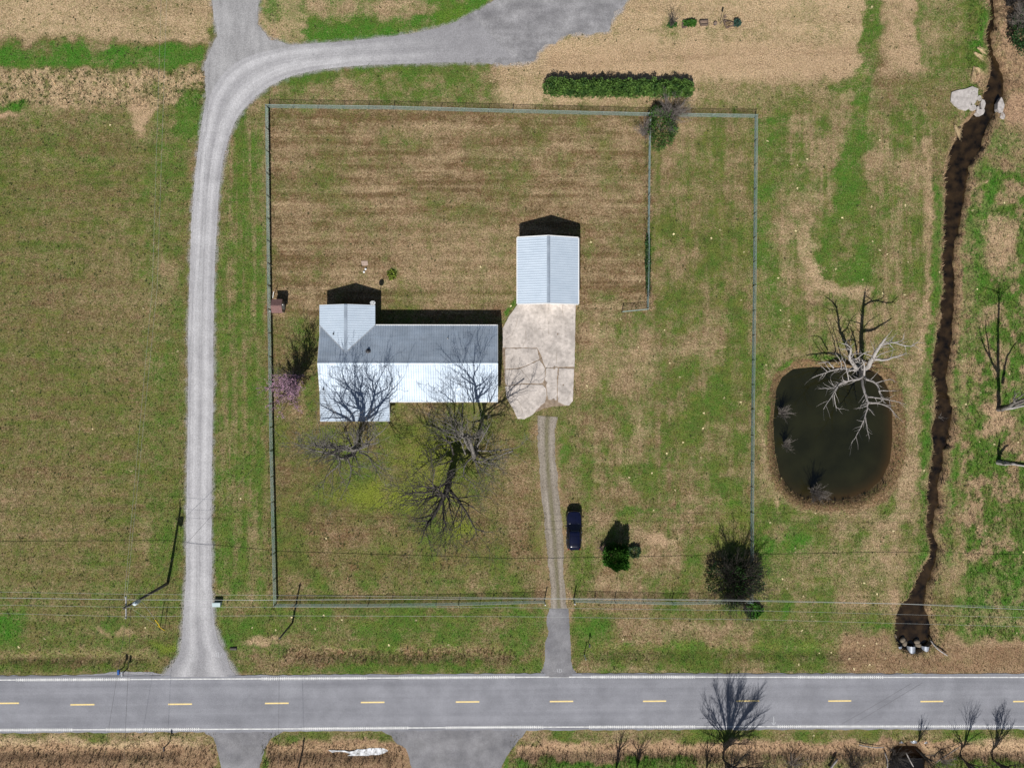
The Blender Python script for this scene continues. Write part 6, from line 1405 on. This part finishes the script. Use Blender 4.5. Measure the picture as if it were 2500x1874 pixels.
# ================================================================== GROUND COVER (uncountable)
print('props done')
def tufts(name, n, seed, hmin, hmax, wid, accept, blades=3, colour=None, spread=.55, label=''):
    rng = np.random.RandomState(seed)
    x = rng.uniform(-72, 74, n); y = rng.uniform(-53.5, 53.5, n)
    z, G, T, B, V, M, dc, dp, u, v = ground_fields(x, y)
    keep = accept(x, y, z, G, T, B, V, M, dc, dp, u, v, rng); x, y, z, G, T, B, V = (a[keep] for a in (x, y, z, G, T, B, V)); n = len(x)
    g = np.clip((G + (rng.rand(n) - .5) * 1.0 - .5) * 1.6 + .5, 0, 1)[:, None]; t = np.clip(T + (rng.rand(n) - .5) * .8, 0, 1)[:, None]; vv = np.clip(V + (rng.rand(n) - .5) * .5, 0, 1)[:, None]
    c = (np.array(C_BROWN) * (1 - t) + np.array(C_STRAW) * t) * (1 - g) + (np.array(C_DULL) * (1 - vv) + np.array(C_VIVID) * vv) * g
    if colour is not None: c = np.array(colour)[None] * np.ones((n, 3))
    bb = np.clip(B[:, None] * .75, 0, 1); c = c * (1 - bb) + np.array((.30, .195, .135)) * bb
    c = c * rng.uniform(.6, 1.5, n)[:, None] * np.where(v[keep] > 1800, .72, 1.0)[:, None]
    vs = []; a0 = rng.uniform(0, 6.283, n)
    for k in range(blades):
        a = a0 + k * 6.283 / blades + rng.uniform(-.5, .5, n); h = rng.uniform(hmin, hmax, n); l = h * spread * rng.uniform(.6, 1.5, n); w = wid * rng.uniform(.6, 1.4, n)
        dx, dy = np.cos(a), np.sin(a)
        p0 = np.stack([x - dy * w, y + dx * w, z - .01], 1); p1 = np.stack([x + dy * w, y - dx * w, z - .01], 1); p2 = np.stack([x + dx * l, y + dy * l, z + h], 1)
        vs.append(np.stack([p0, p1, p2], 1))
    vs = np.stack(vs, 1).reshape(-1, 3); f = np.arange(len(vs)).reshape(-1, 3)
    me = mesh_np(name, vs, f); col = np.repeat(c, 3 * blades, axis=0); paint(me, 'tint', np.concatenate([col, np.ones((len(col), 1))], 1))
    o = link(name, me, m_tuft); stuff(o); tag(o, label); return o
m_tuft = bpy.data.materials.new('grass_blade'); m_tuft.use_nodes = True
_nt = m_tuft.node_tree; _a = N(_nt, 'ShaderNodeAttribute', attribute_name='tint'); _b = _nt.nodes['Principled BSDF']; _nt.links.new(_a.outputs['Color'], _b.inputs['Base Color']); _b.inputs['Roughness'].default_value = .9; _b.inputs['Specular IOR Level'].default_value = .1
def inpoly(u, v, poly): return poly_dist(u, v, poly) < 0
def open_ground(x, y, z, G, T, B, V, M, dc, dp, u, v, rng):
    k = (dc > -3) & (dp > 6) & (z > -.6)
    k &= ~((v > 1642) & (v < 1787)) & ~((u > 774) & (u < 1221) & (v > 800) & (v < 1025)) & ~((u > 1262) & (u < 1408) & (v > 585) & (v < 745)) & ~((u > 782) & (u < 912) & (v > 750) & (v < 810))
    k &= poly_dist(u, v, DRV) > rng.uniform(-3, 2, len(u))
    k &= ~inpoly(u, v, zz([(30,690),(245,108),(992,108),(978,940),(955,1385),(900,1440),(740,1450),(560,1480),(320,1610),(235,1610),(80,1300),(40,800)]))
    k &= ~((u > 1328) & (u < 1396) & (v > 1482) & (v < 1660)) & ~((v > 1775) & (u > 528) & (u < 640)) & ~((v > 1775) & (u > 985) & (u < 1245))
    k &= ~((u > 1306) & (u < 1386) & (v > 1015) & (v < 1490) & (rng.rand(len(u)) < .75))
    return k & (rng.rand(len(u)) > B * .6)
tufts('grass', 260000, 1, .05, .15, .03, open_ground, label='short patchy lawn and field grass all over the lot')
def rank(x, y, z, G, T, B, V, M, dc, dp, u, v, rng):
    k = open_ground(x, y, z, G, T, B, V, M, dc, dp, u, v, rng)
    near = (np.exp(-np.maximum(dc, 0) / 9.0) * .9 + np.exp(-np.maximum(dp - 6, 0) / 5.0) * .8 * (dp > 3) + ((v > 1815) & (v < 1900)) * .35 + (u > 2360) * (v < 1560) * .35
            + ((np.abs(v - 1600) < 16) & (u > 690) & (u < 1260)) * .35 + ((u < 500) & (v > 172) & (v < 262)) * .45 + ((np.abs(u - 1582) < 8) & (v > 300) & (v < 760)) * .9 + (np.abs(u - 662) < 7) * .25)
    return k & (rng.rand(len(u)) < near)
tufts('tall_weeds', 260000, 2, .16, .42, .035, rank, blades=4, spread=.7, label='rank dry weeds along the creek, pond and ditch banks')
def dots(x, y, z, G, T, B, V, M, dc, dp, u, v, rng):
    k = open_ground(x, y, z, G, T, B, V, M, dc, dp, u, v, rng)
    d = .02 + .5 * ((v > 1500) & (v < 1600) & (u > 520) & (u < 1120)) + .35 * ((u > 1860) & (v > 330)) + .25 * ((v > 1500) & (v < 1580) & (u < 440)) + .12 * ((u > 1400) & (u < 1840) & (v > 500) & (v < 1200))
    return k & (rng.rand(len(u)) < d * .6)
tufts('pale_rosettes', 3000, 4, .03, .07, .10, dots, blades=6, colour=(.55, .47, .27), spread=2.6, label='scattered pale dead weed rosettes in the grass')
def specks(x, y, z, G, T, B, V, M, dc, dp, u, v, rng):
    k = open_ground(x, y, z, G, T, B, V, M, dc, dp, u, v, rng)
    d = .05 + .9 * ((u < 500) & (v > 168) & (v < 255)) + .30 * ((v > 1270) & (v < 1460) & (u > 690) & (u < 1320)) + .25 * (u > 2350) * (v < 1560) + .10 * (u < 450)
    return k & (rng.rand(len(u)) < d * fbm(x * .3 + 5, y * .3, 3, 3) * 1.6)
tufts('dark_weeds', 34000, 6, .06, .16, .06, specks, blades=5, colour=(.045, .058, .02), spread=1.3, label='dark low weed clumps dotted through the grass')
bpy.context.view_layer.update()
print('objects', len(bpy.data.objects), 'tris', sum(sum(len(p.vertices) - 2 for p in me.polygons) * 1 for me in bpy.data.meshes if len(me.polygons) < 20000))
